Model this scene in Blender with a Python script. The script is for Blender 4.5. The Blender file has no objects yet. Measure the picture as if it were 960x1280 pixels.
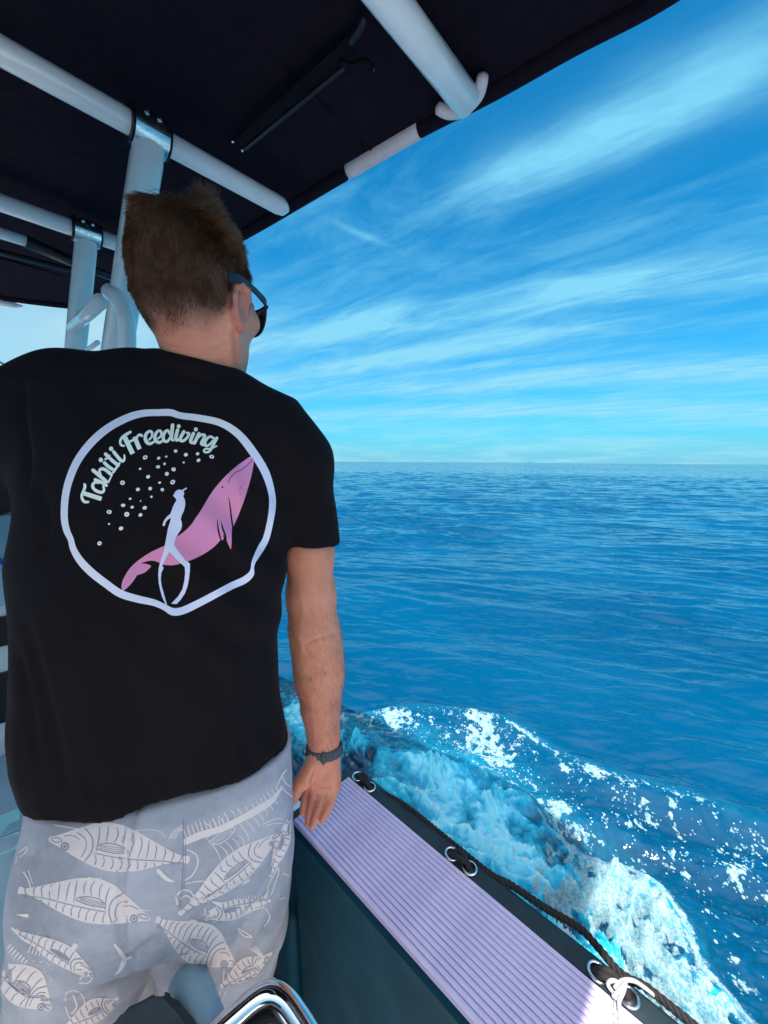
import bpy, bmesh, math, random
import numpy as np
import openvdb as vdb
from mathutils import Vector, Matrix, Euler
from mathutils.bvhtree import BVHTree
from mathutils.geometry import delaunay_2d_cdt

random.seed(7)
RNG = np.random.default_rng(7)
SC = bpy.context.scene
COL = SC.collection

# ------------------------------------------------------------------ camera
CAM_Z = 1.85                                   # above the water
PITCH, ROLL = math.radians(7.45), math.radians(0.42)
FPX = 480.0                                    # focal length in photo pixels (960 wide)
cam_d = bpy.data.cameras.new('camera')
cam_d.sensor_fit = 'HORIZONTAL'; cam_d.sensor_width = 36.0; cam_d.lens = 18.0
cam_d.clip_start = 0.02; cam_d.clip_end = 60000.0
cam = bpy.data.objects.new('camera', cam_d); COL.objects.link(cam)
CM = Euler((math.pi/2 - PITCH, 0, 0)).to_matrix() @ Matrix.Rotation(ROLL, 3, 'Z')
cam.matrix_world = Matrix.Translation((0, 0, CAM_Z)) @ CM.to_4x4()
SC.camera = cam
CO = Vector((0, 0, CAM_Z))
FWD = Vector((-math.sin(math.radians(47)), math.cos(math.radians(47)), 0))   # boat heading
RGT = Vector((FWD.y, -FWD.x, 0))

def ray(px, py):
    return CM @ Vector((px - 480.0, 640.0 - py, -FPX))
def at_y(px, py, y):
    d = ray(px, py); return CO + d*(y/d.y)
def at_z(px, py, z):
    d = ray(px, py); return CO + d*((z - CAM_Z)/d.z)
def B(f, r, h):
    """boat coordinates: forward, right, height over the camera's eye"""
    return FWD*f + RGT*r + Vector((0, 0, CAM_Z + h))
def fr(p):
    return p.dot(FWD), p.dot(RGT)
def proj(p):
    q = CM.transposed() @ (Vector(p) - CO)
    return 480 + FPX*q.x/-q.z, 640 - FPX*q.y/-q.z

# ------------------------------------------------------------------ light
SUN_TO = (FWD*-0.20 + RGT*-0.43 + Vector((0, 0, 1))).normalized()
sun_el = math.asin(SUN_TO.z); sun_az = math.atan2(SUN_TO.x, SUN_TO.y)
sl = bpy.data.lights.new('sun', 'SUN'); sl.energy = 5.0; sl.angle = math.radians(0.5); sl.color = (1.0, 0.95, 0.88)
so = bpy.data.objects.new('sun', sl); COL.objects.link(so)
so.rotation_euler = SUN_TO.to_track_quat('Z', 'Y').to_euler()
so.location = (0, 0, 20)

SC.view_settings.view_transform = 'Standard'; SC.view_settings.look = 'None'
SC.view_settings.exposure = 0.86; SC.view_settings.gamma = 1.0
SC.render.engine = 'CYCLES'
SC.cycles.use_denoising = True
SC.cycles.max_bounces = 8; SC.cycles.diffuse_bounces = 4; SC.cycles.glossy_bounces = 4
SC.cycles.transparent_max_bounces = 8
SC.cycles.sample_clamp_indirect = 6.0

class NT:
    """small helper round a node tree"""
    def __init__(s, tree): s.t = tree; s.n = tree.nodes; s.l = tree.links
    def node(s, kind, **kw):
        n = s.n.new(kind)
        for k, v in kw.items(): setattr(n, k, v)
        return n
    def put(s, sock, v):
        if v is None: return
        if hasattr(v, 'is_output'): s.l.new(v, sock)
        else:
            try: sock.default_value = v
            except Exception: sock.default_value = (v, v, v)
    def m(s, op, a, b=None, c=None, clamp=False):
        n = s.node('ShaderNodeMath', operation=op, use_clamp=clamp)
        s.put(n.inputs[0], a); s.put(n.inputs[1], b); s.put(n.inputs[2], c)
        return n.outputs[0]
    def v(s, op, a, b=None):
        n = s.node('ShaderNodeVectorMath', operation=op)
        s.put(n.inputs[0], a); s.put(n.inputs[1], b)
        return n.outputs['Value'] if op in ('DOT_PRODUCT', 'LENGTH') else n.outputs[0]
    def mix(s, f, a, b, blend='MIX'):
        n = s.node('ShaderNodeMix', data_type='RGBA', blend_type=blend)
        s.put(n.inputs[0], f)
        for i, x in ((6, a), (7, b)):
            s.put(n.inputs[i], (*x, 1) if isinstance(x, tuple) and len(x) == 3 else x)
        return n.outputs[2]
    def noise(s, vec, scale, detail=3, rough=0.5, dist=0.0, out=0, dim='3D', w=None):
        n = s.node('ShaderNodeTexNoise', noise_dimensions=dim)
        s.put(n.inputs['Vector'], vec); n.inputs['Scale'].default_value = scale
        n.inputs['Detail'].default_value = detail; n.inputs['Roughness'].default_value = rough
        n.inputs['Distortion'].default_value = dist
        return n.outputs[out]
    def ramp(s, f, lo, hi, a=0.0, b=1.0, smooth=True):
        n = s.node('ShaderNodeMapRange', interpolation_type='SMOOTHSTEP' if smooth else 'LINEAR', clamp=True)
        s.put(n.inputs[0], f); s.put(n.inputs[1], lo); s.put(n.inputs[2], hi); s.put(n.inputs[3], a); s.put(n.inputs[4], b)
        return n.outputs[0]
    def xyz(s, x, y, z):
        n = s.node('ShaderNodeCombineXYZ'); s.put(n.inputs[0], x); s.put(n.inputs[1], y); s.put(n.inputs[2], z); return n.outputs[0]

# ------------------------------------------------------------------ sky (world)
W = bpy.data.worlds.new('World'); SC.world = W; W.use_nodes = True
w = NT(W.node_tree); w.n.clear()
sky = w.node('ShaderNodeTexSky'); sky.sky_type = 'NISHITA'; sky.sun_disc = False
sky.sun_elevation = sun_el; sky.sun_rotation = sun_az
sky.air_density = 1.0; sky.dust_density = 0.6; sky.ozone_density = 2.5
gd = w.node('ShaderNodeTexCoord').outputs['Generated']
sep = w.node('ShaderNodeSeparateXYZ'); w.l.new(gd, sep.inputs[0])
zc = w.m('MAXIMUM', sep.outputs[2], 0.0)
den = w.m('ADD', zc, 0.07)
ppx = w.m('DIVIDE', sep.outputs[0], den); ppy = w.m('DIVIDE', sep.outputs[1], den)
SA = Vector((-0.817, 0.577))
U = w.m('ADD', w.m('MULTIPLY', ppx, SA.x), w.m('MULTIPLY', ppy, SA.y))
V = w.m('ADD', w.m('MULTIPLY', ppx, SA.y), w.m('MULTIPLY', ppy, -SA.x))
def sky_uv(px, py):
    d = ray(px, py).normalized(); q = max(d.z, 0)+0.07
    x, y = d.x/q, d.y/q
    return x*SA.x+y*SA.y, x*SA.y-y*SA.x
fib = w.noise(w.xyz(w.m('MULTIPLY', U, 0.55), w.m('MULTIPLY', V, 2.3), 0.0), 1.0, 6, 0.62, 0.35)
fib2 = w.noise(w.xyz(w.m('MULTIPLY', U, 1.7), w.m('MULTIPLY', V, 5.0), 4.0), 1.0, 9, 0.68, 0.6)
patch = w.noise(w.xyz(w.m('MULTIPLY', U, 0.5), w.m('MULTIPLY', V, 0.5), 2.0), 1.0, 3, 0.5, 0.3)
wob = w.m('MULTIPLY', w.m('SUBTRACT', w.noise(w.xyz(U, V, 9.0), 0.9, 4, 0.6), 0.5), 0.34)
def band(p0, p1, thick, amp, fade=0.35, wobk=1.0):
    """a cirrus streak between two directions of the sky"""
    u0, v0 = sky_uv(*p0); u1, v1 = sky_uv(*p1)
    sl_ = (v1-v0)/(u1-u0)
    um, vm = sky_uv((p0[0]+p1[0])/2, (p0[1]+p1[1])/2)
    _, vt = sky_uv((p0[0]+p1[0])/2, (p0[1]+p1[1])/2 + thick)
    wd = abs(vt-vm)
    c = w.m('ADD', w.m('MULTIPLY', w.m('SUBTRACT', U, u0), sl_), v0)
    e = w.m('DIVIDE', w.m('SUBTRACT', w.m('ADD', V, w.m('MULTIPLY', wob, wobk)), c), wd)
    g = w.m('POWER', 2.718, w.m('MULTIPLY', w.m('MULTIPLY', e, e), -1.0))
    lo, hi = min(u0, u1), max(u0, u1); L = (hi-lo)*fade
    g = w.m('MULTIPLY', g, w.ramp(U, lo-L, lo+L)); g = w.m('MULTIPLY', g, w.ramp(U, hi+L, hi-L))
    return w.m('MULTIPLY', g, amp)
bands = [band((300, 437), (1100, 318), 17, 1.6, 0.3, 0.3), band((320, 482), (730, 408), 12, 1.35, 0.25, 0.3),
         band((330, 420), (520, 400), 26, 0.5, 0.5), band((500, 470), (700, 445), 5, 0.5, 0.3, 0.2),
         band((600, 235), (1010, 55), 46, 1.15, 0.25, 1.0), band((430, 285), (490, 310), 14, 0.5, 0.5),
         band((330, 500), (1000, 462), 10, 1.05, 0.4, 0.2), band((330, 524), (1000, 515), 8, 1.0, 0.4, 0.1),
         band((20, 420), (260, 400), 40, 0.7, 0.5), band((700, 470), (1100, 440), 10, 0.5, 0.4, 0.3)]
acc = bands[0]
for b_ in bands[1:]: acc = w.m('ADD', acc, b_)
tex = w.ramp(w.m('ADD', w.m('MULTIPLY', fib, 0.5), w.m('MULTIPLY', fib2, 0.5)), 0.34, 0.66, 0.28, 1.02)
cl = w.m('MULTIPLY', w.m('MINIMUM', acc, 1.0), tex)
veil = w.m('MULTIPLY', w.ramp(w.m('ADD', w.m('MULTIPLY', patch, 0.55), w.m('MULTIPLY', fib2, 0.45)), 0.42, 0.66), 0.5)
cl = w.m('MINIMUM', w.m('ADD', cl, veil), 1.0)
low = w.m('POWER', 2.718, w.m('MULTIPLY', zc, -7.0))       # pale air towards the horizon
skyc = w.mix(1.0, sky.outputs[0], (0.02, 0.80, 1.10), 'MULTIPLY')
skyc = w.mix(w.m('MULTIPLY', low, 0.97, clamp=True), skyc, (1.25, 3.5, 4.7))
cloudc = w.mix(low, (1.2, 3.8, 5.3), (2.9, 4.9, 5.4))
skyc = w.mix(w.m('MULTIPLY', cl, 1.0), skyc, cloudc)
# whiter air round the sun, broadened out of view to add fill light
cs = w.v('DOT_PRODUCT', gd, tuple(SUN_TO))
fill_glow = w.m('ADD', w.m('MULTIPLY', w.ramp(cs, 0.62, 1.0), 0.45), w.m('MULTIPLY', w.ramp(cs, 0.26, 0.78), 0.55))
skyc = w.mix(fill_glow, skyc, (10.5, 10.2, 9.6))
# bright bank of haze low over the port bow
pd_ = w.v('DOT_PRODUCT', gd, tuple(ray(105, 470).normalized()))
skyc = w.mix(w.m('MULTIPLY', w.m("POWER", w.ramp(pd_, 0.88, 1.0, smooth=False), 2.6), w.m('ADD', 0.62, w.m('MULTIPLY', fib2, 0.4)), clamp=True), skyc, (2.8, 4.3, 4.8))
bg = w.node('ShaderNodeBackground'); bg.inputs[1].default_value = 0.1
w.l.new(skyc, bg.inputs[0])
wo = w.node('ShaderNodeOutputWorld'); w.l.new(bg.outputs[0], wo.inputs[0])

# ------------------------------------------------------------------ helpers
def tag(o, label=None, cat=None, group=None, kind=None):
    if label: o['label'] = label
    if cat: o['category'] = cat
    if group: o['group'] = group
    if kind: o['kind'] = kind
    return o
def empty(name, loc, label, cat, group=None):
    o = bpy.data.objects.new(name, None); COL.objects.link(o); o.location = loc; o.empty_display_size = 0.1
    return tag(o, label, cat, group)
def link(o, parent=None):
    COL.objects.link(o)
    if parent:
        o.parent = parent
        loc = Vector(parent.location) if parent.type == 'EMPTY' else Vector((0, 0, 0))
        o.matrix_parent_inverse = Matrix.Translation(-loc)
    return o
def mesh(name, verts, faces, mat, parent=None, smooth=True):
    me = bpy.data.meshes.new(name)
    if isinstance(verts, np.ndarray) and isinstance(faces, np.ndarray):
        nv, nf, k = len(verts), len(faces), faces.shape[1]
        me.vertices.add(nv); me.vertices.foreach_set('co', np.ascontiguousarray(verts, np.float32).ravel())
        me.loops.add(nf*k); me.loops.foreach_set('vertex_index', np.ascontiguousarray(faces, np.int32).ravel())
        me.polygons.add(nf); me.polygons.foreach_set('loop_start', np.arange(0, nf*k, k, dtype=np.int32))
        me.update(calc_edges=True)
    else:
        me.from_pydata([tuple(v) for v in verts], [], [tuple(f) for f in faces]); me.update()
    if smooth: me.polygons.foreach_set('use_smooth', np.ones(len(me.polygons), bool))
    mats = mat if isinstance(mat, (list, tuple)) else [mat]
    for m_ in mats: me.materials.append(m_)
    return link(bpy.data.objects.new(name, me), parent)
class MB:
    """collects shapes, linked as one mesh"""
    def __init__(s): s.v = []; s.f = []; s.mi = []; s.cur = 0
    def add(s, vs, fs):
        o = len(s.v); s.v += [Vector(v) for v in vs]; s.f += [tuple(i+o for i in f) for f in fs]; s.mi += [s.cur]*len(fs)
    def tube(s, pts, r, n=14, cap=True, closed=False):
        pts = [Vector(p) for p in pts]; N = len(pts)
        rs = r if isinstance(r, (list, tuple)) else [r]*N
        up = None; vs = []
        for i in range(N):
            a = pts[(i-1) % N] if (closed or i > 0) else pts[i]
            b = pts[(i+1) % N] if (closed or i < N-1) else pts[i]
            t = (b-a).normalized()
            if up is None: up = t.orthogonal().normalized()
            up = (up - t*up.dot(t)).normalized(); sd = t.cross(up)
            for k in range(n):
                an = 2*math.pi*k/n
                vs.append(pts[i] + (up*math.cos(an) + sd*math.sin(an))*rs[i])
        fs = []
        for i in range(N if closed else N-1):
            j = (i+1) % N
            for k in range(n):
                l = (k+1) % n
                fs.append((i*n+k, i*n+l, j*n+l, j*n+k))
        if cap and not closed:
            fs.append(tuple(range(n-1, -1, -1))); fs.append(tuple((N-1)*n+k for k in range(n)))
        s.add(vs, fs)
    def box(s, c, ax, half, bevel=0.0, seg=2):
        bm = bmesh.new(); bmesh.ops.create_cube(bm, size=2.0)
        M_ = Matrix((ax[0], ax[1], ax[2])).transposed()
        for v in bm.verts: v.co = Vector((v.co.x*half[0], v.co.y*half[1], v.co.z*half[2]))
        if bevel: bmesh.ops.bevel(bm, geom=bm.edges[:], offset=bevel, segments=seg, affect='EDGES', profile=0.5)
        bm.verts.index_update()
        s.add([Vector(c) + M_ @ v.co for v in bm.verts], [[v.index for v in f.verts] for f in bm.faces]); bm.free()
    def build(s, name, mat, parent=None, smooth=True, auto=None):
        o = mesh(name, s.v, s.f, mat, parent, smooth)
        if s.cur or any(s.mi): o.data.polygons.foreach_set('material_index', s.mi)
        if auto: sharpen(o, auto)
        return o
def sharpen(o, deg=35):
    me = o.data; bm = bmesh.new(); bm.from_mesh(me)
    for e in bm.edges:
        if len(e.link_faces) == 2 and e.calc_face_angle(0) > math.radians(deg): e.smooth = False
    bm.to_mesh(me); bm.free()
def spline(pts, n=8, closed=False):
    P = [Vector(p) for p in pts]; N = len(P); out = []
    for i in range(N if closed else N-1):
        g = (lambda j: P[j % N]) if closed else (lambda j: P[min(max(j, 0), N-1)])
        p0, p1, p2, p3 = g(i-1), g(i), g(i+1), g(i+2)
        for k in range(n):
            t = k/n
            out.append(0.5*((2*p1) + (p2-p0)*t + (2*p0-5*p1+4*p2-p3)*t*t + (3*p1-p0-3*p2+p3)*t**3))
    if not closed: out.append(P[-1].copy())
    return out
AX = (RGT, FWD, Vector((0, 0, 1)))
def interp(x, xs, ys): return float(np.interp(x, xs, ys))

def mat(name, base, rough=0.5, metal=0.0, var=0.08, vscale=8.0, bump=0.0, bscale=60.0, spec=0.5, coat=0.0, sub=0.0, tint=None, sheen=0.0):
    m_ = bpy.data.materials.new(name); m_.use_nodes = True
    t = NT(m_.node_tree); b = t.n['Principled BSDF']
    co = t.node('ShaderNodeTexCoord').outputs['Object']
    n1 = t.noise(co, vscale, 5, 0.6)
    dark = tuple(c*(1-var) for c in base); lite = tuple(min(1, c*(1+var)) for c in (tint or base))
    t.put(b.inputs['Base Color'], t.mix(t.ramp(n1, 0.3, 0.7), dark, lite))
    t.put(b.inputs['Roughness'], t.ramp(t.noise(co, vscale*2.3, 4, 0.6), 0.25, 0.75, max(rough-0.08, 0.02), min(rough+0.1, 1)))
    b.inputs['Metallic'].default_value = metal
    b.inputs['Specular IOR Level'].default_value = spec
    if coat: b.inputs['Coat Weight'].default_value = coat; b.inputs['Coat Roughness'].default_value = 0.08
    if sub:
        b.inputs['Subsurface Weight'].default_value = sub; b.inputs['Subsurface Radius'].default_value = (0.012, 0.005, 0.003); b.inputs['Subsurface Scale'].default_value = 1.0
    if sheen: b.inputs['Sheen Weight'].default_value = sheen
    if bump:
        bp = t.node('ShaderNodeBump'); bp.inputs['Strength'].default_value = bump; bp.inputs['Distance'].default_value = 0.002
        t.l.new(t.noise(co, bscale, 4, 0.6), bp.inputs['Height']); t.l.new(bp.outputs[0], b.inputs['Normal'])
    return m_

# numpy gradient noise -------------------------------------------------
def _h(ix, iy, iz, seed):
    h = (ix*374761393 + iy*668265263 + iz*2147483647 + seed*974634777) & 0xFFFFFFFF
    h = ((h ^ (h >> 13))*1274126177) & 0xFFFFFFFF
    return (h ^ (h >> 16)) & 0xFFFFFFFF
def vnoise(x, y, z=None, seed=0):
    """value noise -1..1"""
    x = np.asarray(x, np.float64); y = np.asarray(y, np.float64); z = np.zeros_like(x) if z is None else np.asarray(z, np.float64)
    xi, yi, zi = np.floor(x).astype(np.int64), np.floor(y).astype(np.int64), np.floor(z).astype(np.int64)
    fx, fy, fz = x-xi, y-yi, z-zi
    f = lambda t: t*t*t*(t*(t*6-15)+10)
    u, v, t = f(fx), f(fy), f(fz)
    c = lambda a, b, d: _h(xi+a, yi+b, zi+d, seed)/2147483648.0 - 1.0
    def lay(d):
        a = c(0, 0, d)*(1-u) + c(1, 0, d)*u; b = c(0, 1, d)*(1-u) + c(1, 1, d)*u
        return a*(1-v) + b*v
    if not np.any(z): return lay(0)
    return lay(0)*(1-t) + lay(1)*t
def fbm(x, y, z=None, oct=4, seed=0, gain=0.5):
    s = 0; a = 1; tot = 0
    for o in range(oct):
        k = 2.03**o
        s = s + a*vnoise(x*k+o*17.3, y*k-o*9.1, None if z is None else z*k+o*5.7, seed+o); tot += a; a *= gain
    return s/tot
def sstep(x, a, b):
    t = np.clip((x-a)/(b-a), 0, 1); return t*t*(3-2*t)
# ------------------------------------------------------------------ sea
def water_material():
    m_ = bpy.data.materials.new('sea_water'); m_.use_nodes = True
    t = NT(m_.node_tree); b = t.n['Principled BSDF']
    pos = t.node('ShaderNodeNewGeometry').outputs['Position']
    fo = t.node('ShaderNodeAttribute', attribute_name='foam').outputs['Fac']
    ae = t.node('ShaderNodeAttribute', attribute_name='aerated').outputs['Fac']
    fine = t.noise(pos, 34.0, 6, 0.62, 0.6)
    fine2 = t.noise(pos, 120.0, 3, 0.6, 0.3)
    lace = t.node('ShaderNodeTexVoronoi', feature='DISTANCE_TO_EDGE'); lace.inputs['Scale'].default_value = 38.0
    wv = t.v('ADD', pos, t.v('MULTIPLY', t.noise(pos, 9.0, 3, 0.5, out=1), (0.06, 0.06, 0.06))); 
    t.l.new(wv, lace.inputs['Vector'])
    lc = t.ramp(lace.outputs['Distance'], 0.0, 0.22, 0.13, -0.14)
    f = t.m('ADD', fo, t.m('ADD', t.m('MULTIPLY', t.m('SUBTRACT', fine, 0.5), 0.95), t.m('MULTIPLY', t.m('SUBTRACT', fine2, 0.5), 0.55)))
    foam = t.ramp(f, 0.40, 0.78)
    foam = t.m('MULTIPLY', foam, t.ramp(fo, 0.02, 0.2))
    # single bubbles and droplets: round cells, only some of them filled
    spy = t.node('ShaderNodeAttribute', attribute_name='spray').outputs['Fac']
    for scl, rad in ((46.0, 0.40), (85.0, 0.42)):
        vo = t.node('ShaderNodeTexVoronoi', feature='F1'); vo.inputs['Scale'].default_value = scl; t.l.new(pos, vo.inputs['Vector'])
        sr = t.node('ShaderNodeSeparateColor'); t.l.new(vo.outputs['Color'], sr.inputs[0])
        on = t.m('LESS_THAN', sr.outputs[0], t.m('MULTIPLY', spy, 0.42))
        foam = t.m('MAXIMUM', foam, t.m('MULTIPLY', on, t.ramp(vo.outputs['Distance'], rad, rad*0.6)))
    big = t.noise(pos, 0.35, 3, 0.5)
    deep = t.mix(t.ramp(big, 0.3, 0.7), (0.0, 0.042, 0.108), (0.0, 0.060, 0.142))
    aer = t.m('ADD', ae, t.m('MULTIPLY', t.m('SUBTRACT', t.noise(pos, 13.0, 8, 0.68, 1.2), 0.5), t.m('MULTIPLY', ae, 1.7)))
    body = t.mix(t.ramp(aer, 0.0, 0.75), deep, (0.02, 0.46, 0.68))
    body = t.mix(t.ramp(aer, 0.62, 1.15), body, (0.26, 0.76, 0.92))
    col = t.mix(foam, body, t.mix(t.m('MULTIPLY', ae, 0.85, clamp=True), t.mix(t.ramp(t.m('ADD', t.m('MULTIPLY', fine, 0.5), t.m('MULTIPLY', fine2, 0.5)), 0.38, 0.60), (0.06, 0.26, 0.34), (0.31, 0.40, 0.43)), t.mix(t.ramp(fine2, 0.35, 0.65), (0.14, 0.42, 0.54), (0.40, 0.56, 0.62))))
    t.l.new(col, b.inputs['Base Color'])
    t.put(b.inputs['Roughness'], t.mix(foam, t.mix(t.ramp(ae, 0.1, 0.7), (0.06,)*3, (0.35,)*3), (0.75,)*3))
    b.inputs['IOR'].default_value = 1.333
    # light spreads inside the churned water, so shadows on it have no hard edge
    so_ = t.node('ShaderNodeAttribute', attribute_name='soft').outputs['Fac']
    t.put(b.inputs['Subsurface Weight'], t.m('MULTIPLY', so_, t.m('SUBTRACT', 1.0, t.m('MULTIPLY', foam, 0.15))))
    b.inputs['Subsurface Radius'].default_value = (0.32, 0.40, 0.44); b.inputs['Subsurface Scale'].default_value = 1.0
    t.put(b.inputs['Specular IOR Level'], t.ramp(foam, 0, 1, 0.5, 0.25))
    # small ripples, stretched along the crests
    mp = t.node('ShaderNodeMapping'); mp.inputs['Scale'].default_value = (0.6, 1.35, 1.0); t.l.new(pos, mp.inputs[0])
    n1 = t.noise(mp.outputs[0], 2.6, 2, 0.45, 0.3); n2 = t.noise(mp.outputs[0], 8.0, 2, 0.45, 0.3)
    bp = t.node('ShaderNodeBump'); bp.inputs['Strength'].default_value = 1.0; bp.inputs['Distance'].default_value = 0.024
    t.l.new(t.m('ADD', n1, t.m('MULTIPLY', n2, 0.22)), bp.inputs['Height'])
    bp2 = t.node('ShaderNodeBump'); bp2.inputs['Distance'].default_value = 0.012
    t.l.new(t.m('MULTIPLY', foam, 0.9), bp2.inputs['Strength'])
    t.l.new(t.m('ADD', fine, t.m('MULTIPLY', fine2, 0.6)), bp2.inputs['Height']); t.l.new(bp.outputs[0], bp2.inputs['Normal'])
    # far off, where ripples are finer than the mesh: tilt the normal by the ripples' own slope
    fr_ = t.node('ShaderNodeAttribute', attribute_name='far').outputs['Fac']
    fr2 = t.m('MULTIPLY', fr_, t.m('ADD', 0.55, fr_))
    mp2 = t.node('ShaderNodeMapping'); mp2.inputs['Scale'].default_value = (0.5, 1.2, 1.0); t.l.new(pos, mp2.inputs[0])
    nc = t.noise(mp2.outputs[0], 1.3, 3, 0.55, 0.3, out=1)
    gust = t.ramp(t.noise(pos, 0.02, 3, 0.6), 0.3, 0.7, 0.55, 1.25)
    sl2 = t.v('MULTIPLY', t.v('SUBTRACT', nc, (0.5, 0.5, 0.5)), t.xyz(t.m('MULTIPLY', t.m('MULTIPLY', fr2, gust), 0.7), t.m('MULTIPLY', t.m('MULTIPLY', fr2, gust), 1.6), 0.0))
    t.l.new(t.v('NORMALIZE', t.v('ADD', bp2.outputs[0], sl2)), b.inputs['Normal'])
    return m_
M_SEA = water_material()

# lines of the wake, read off along the hull: distance out from the keel line for each distance forward
def curve_FR(pix, z=0.0):
    q = [fr(at_z(x, y, z)) for x, y in pix]
    q.sort(); return np.array([a for a, _ in q]), np.array([b for _, b in q])
C1F, C1R = curve_FR([(430, 893), (490, 883), (570, 890), (640, 908), (700, 935), (780, 965), (860, 990), (960, 1022), (1100, 1075)])
C2F, C2R = curve_FR([(440, 922), (500, 935), (560, 952), (610, 978), (650, 1008), (690, 1042), (725, 1072), (765, 1090), (800, 1117), (835, 1153), (870, 1200), (900, 1250), (925, 1295), (950, 1340)])
HULL_R = 0.60
def c1(F): return np.interp(F, C1F, C1R, left=C1R[0]+0.2, right=C1R[-1])
def c2(F): return np.interp(F, C2F, C2R, left=C2R[0], right=C2R[-1])

def sea_height(x, y, dr):
    rr = np.random.default_rng(11); h = np.zeros_like(x); gx = np.zeros_like(x); gy = np.zeros_like(x)
    lam = np.exp(rr.uniform(math.log(0.20), math.log(6.0), 72)); main = math.radians(-100)
    mod = 0.55 + 0.75*sstep(fbm(x*0.16, y*0.28, oct=3, seed=5), -0.5, 0.5)
    for L in lam:
        th = main + rr.normal(0, 0.24); k = 2*math.pi/L; ph = rr.uniform(0, 6.28)
        A = min(0.0052*L**0.9, 0.0062) * rr.uniform(0.5, 1.3)
        wgt = sstep(L/dr, 2.2, 5.0)
        if not wgt.any(): continue
        c_ = k*(x*math.cos(th) + y*math.sin(th)) + ph + 1.6*vnoise(x/(L*3.1), y/(L*3.1), seed=int(L*1000))
        s_ = np.sin(c_)
        h += A*wgt*(mod if L < 2.5 else 1)*(s_ + 0.55*(s_*s_-0.5)*np.sign(s_+0.4))
    return h
def make_sea():
    r1 = np.exp(np.arange(math.log(0.9), math.log(70), 0.0043)); r2 = np.exp(np.arange(math.log(70.3), math.log(42000), 0.035))
    rad = np.concatenate([r1, r2]); dr = np.gradient(rad)
    a_in = np.arange(-52, 52.01, 0.15); a_out = np.arange(56, 306, 4.0)
    ang = np.radians(np.concatenate([a_in, a_out])); n = len(ang); m_ = len(rad)
    R, A = np.meshgrid(rad, ang, indexing='ij'); DR = np.repeat(dr[:, None], n, 1)
    X = R*np.sin(A); Y = R*np.cos(A)
    Z = sea_height(X, Y, np.maximum(DR, 0.012)); Z[:, len(a_in):] *= 0.3
    F = X*FWD.x + Y*FWD.y; Q = X*RGT.x + Y*RGT.y
    near = (R < 9)
    d1 = c1(F) - Q; d2 = c2(F) - Q                 # >0 inside the line
    ahead = sstep(F, 3.1, 2.1)
    wob1 = 0.10*fbm(F*1.6, Q*1.6, oct=4, seed=21); wob2 = 0.12*fbm(F*2.2, Q*2.2, oct=4, seed=31) + 0.05*fbm(F*7, Q*7, oct=3, seed=33)
    d1w = d1 + wob1; d2w = d2 + wob2
    side = sstep(Q, 0.2, 0.45)
    inside = sstep(d1w, -0.02, 0.05)*side*ahead*near
    # relief: the outer crest, the breaking inner crest, billows next to the hull
    ridge1 = 0.048*np.exp(-((d1w-0.05)/0.16)**2); ridge2 = 0.08*np.exp(-(np.where(d2w > 0, d2w/0.22, d2w/0.07))**2)
    wx, wy = 0.22*fbm(F*2.5, Q*2.5, oct=3, seed=42), 0.22*fbm(F*2.5, Q*2.5, oct=3, seed=43)
    bil = 1-np.sqrt(np.abs(fbm((F+wx)*3.4, (Q+wy)*3.4, oct=5, seed=41, gain=0.6)))
    zoneA = sstep(d2w, 0.0, 0.10)*near*side*ahead; zoneB = inside*(1-zoneA)
    rip = fbm(F*6, Q*6, oct=4, seed=51)
    Z = Z*(1-0.4*zoneA) + (ridge1+ridge2*sstep(F, 2.2, 1.2))*side*ahead*near + zoneA*(0.12*bil-0.04) + zoneB*0.022*rip + zoneA*0.016*fbm(F*11, Q*11, oct=4, seed=52, gain=0.6)
    # foam amount
    aft = sstep(F+0.25*fbm(F*1.7, Q*1.7, oct=3, seed=64), 0.70, 0.15)                       # the breaking part, from the camera's beam aft
    clumps = fbm(F*4.2+0.5*fbm(F*2, Q*2, seed=62), Q*5.6, oct=5, seed=61, gain=0.62); dots = fbm(F*16, Q*16, oct=3, seed=71, gain=0.6); sp = fbm(F*34, Q*34, oct=2, seed=73)
    bandw = np.exp(-((d1w-0.17)/0.26)**2)
    gran = clumps + 0.60*dots + 0.55*sp
    bw2 = np.exp(-(np.maximum(d1w-0.10, 0)/0.42)**2)
    thr = 0.46 - 0.47*bw2 + 0.15*sstep(F, 0.2, -1.2)
    fB = zoneB*np.maximum(0.80*sstep(gran, thr-0.08, thr+0.42), 0.72*sstep(0.5*dots+sp+0.35*clumps, 0.60-0.28*bw2, 0.90-0.28*bw2))
    fA = zoneA*np.maximum(0.84*sstep(gran + 0.5*(bil-0.4), 0.70-1.20*aft, 1.20-1.20*aft), 0.10+0.22*sstep(gran+0.8*(bil-0.4), 0.0, 0.7)*(1-aft))
    spray = zoneB*(bw2*sstep(gran, -0.45, 0.35)*1.1 + 0.30*sstep(gran, 0.0, 0.5))
    soft = sstep(d1w, 0.04, 0.35)*side*ahead*near
    crest = np.exp(-((d2w-0.03)/0.045)**2)*sstep(F, 1.0, 0.45)*side*near
    foam = np.clip(np.maximum(np.maximum(fA, fB), 0.78*crest), 0, 1.2)
    wisp = sstep(bil, 0.30, 0.85)
    aer = np.clip(zoneA*(0.20 + 0.55*wisp + 1.0*fbm(F*3.2+0.7*fbm(F*3, Q*3, oct=3, seed=83), Q*3.2, oct=6, seed=81, gain=0.6) ) + inside*0.05*(1-zoneA) + 0.22*zoneB*sstep(d2w, -0.40, 0.0)*sstep(F, -0.6, 0.8) + 0.10*np.exp(-((d1w-0.0)/0.05)**2)*near*side*ahead, 0, 1.25)
    farw = sstep(np.log(R), math.log(7.0), math.log(45.0))
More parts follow.
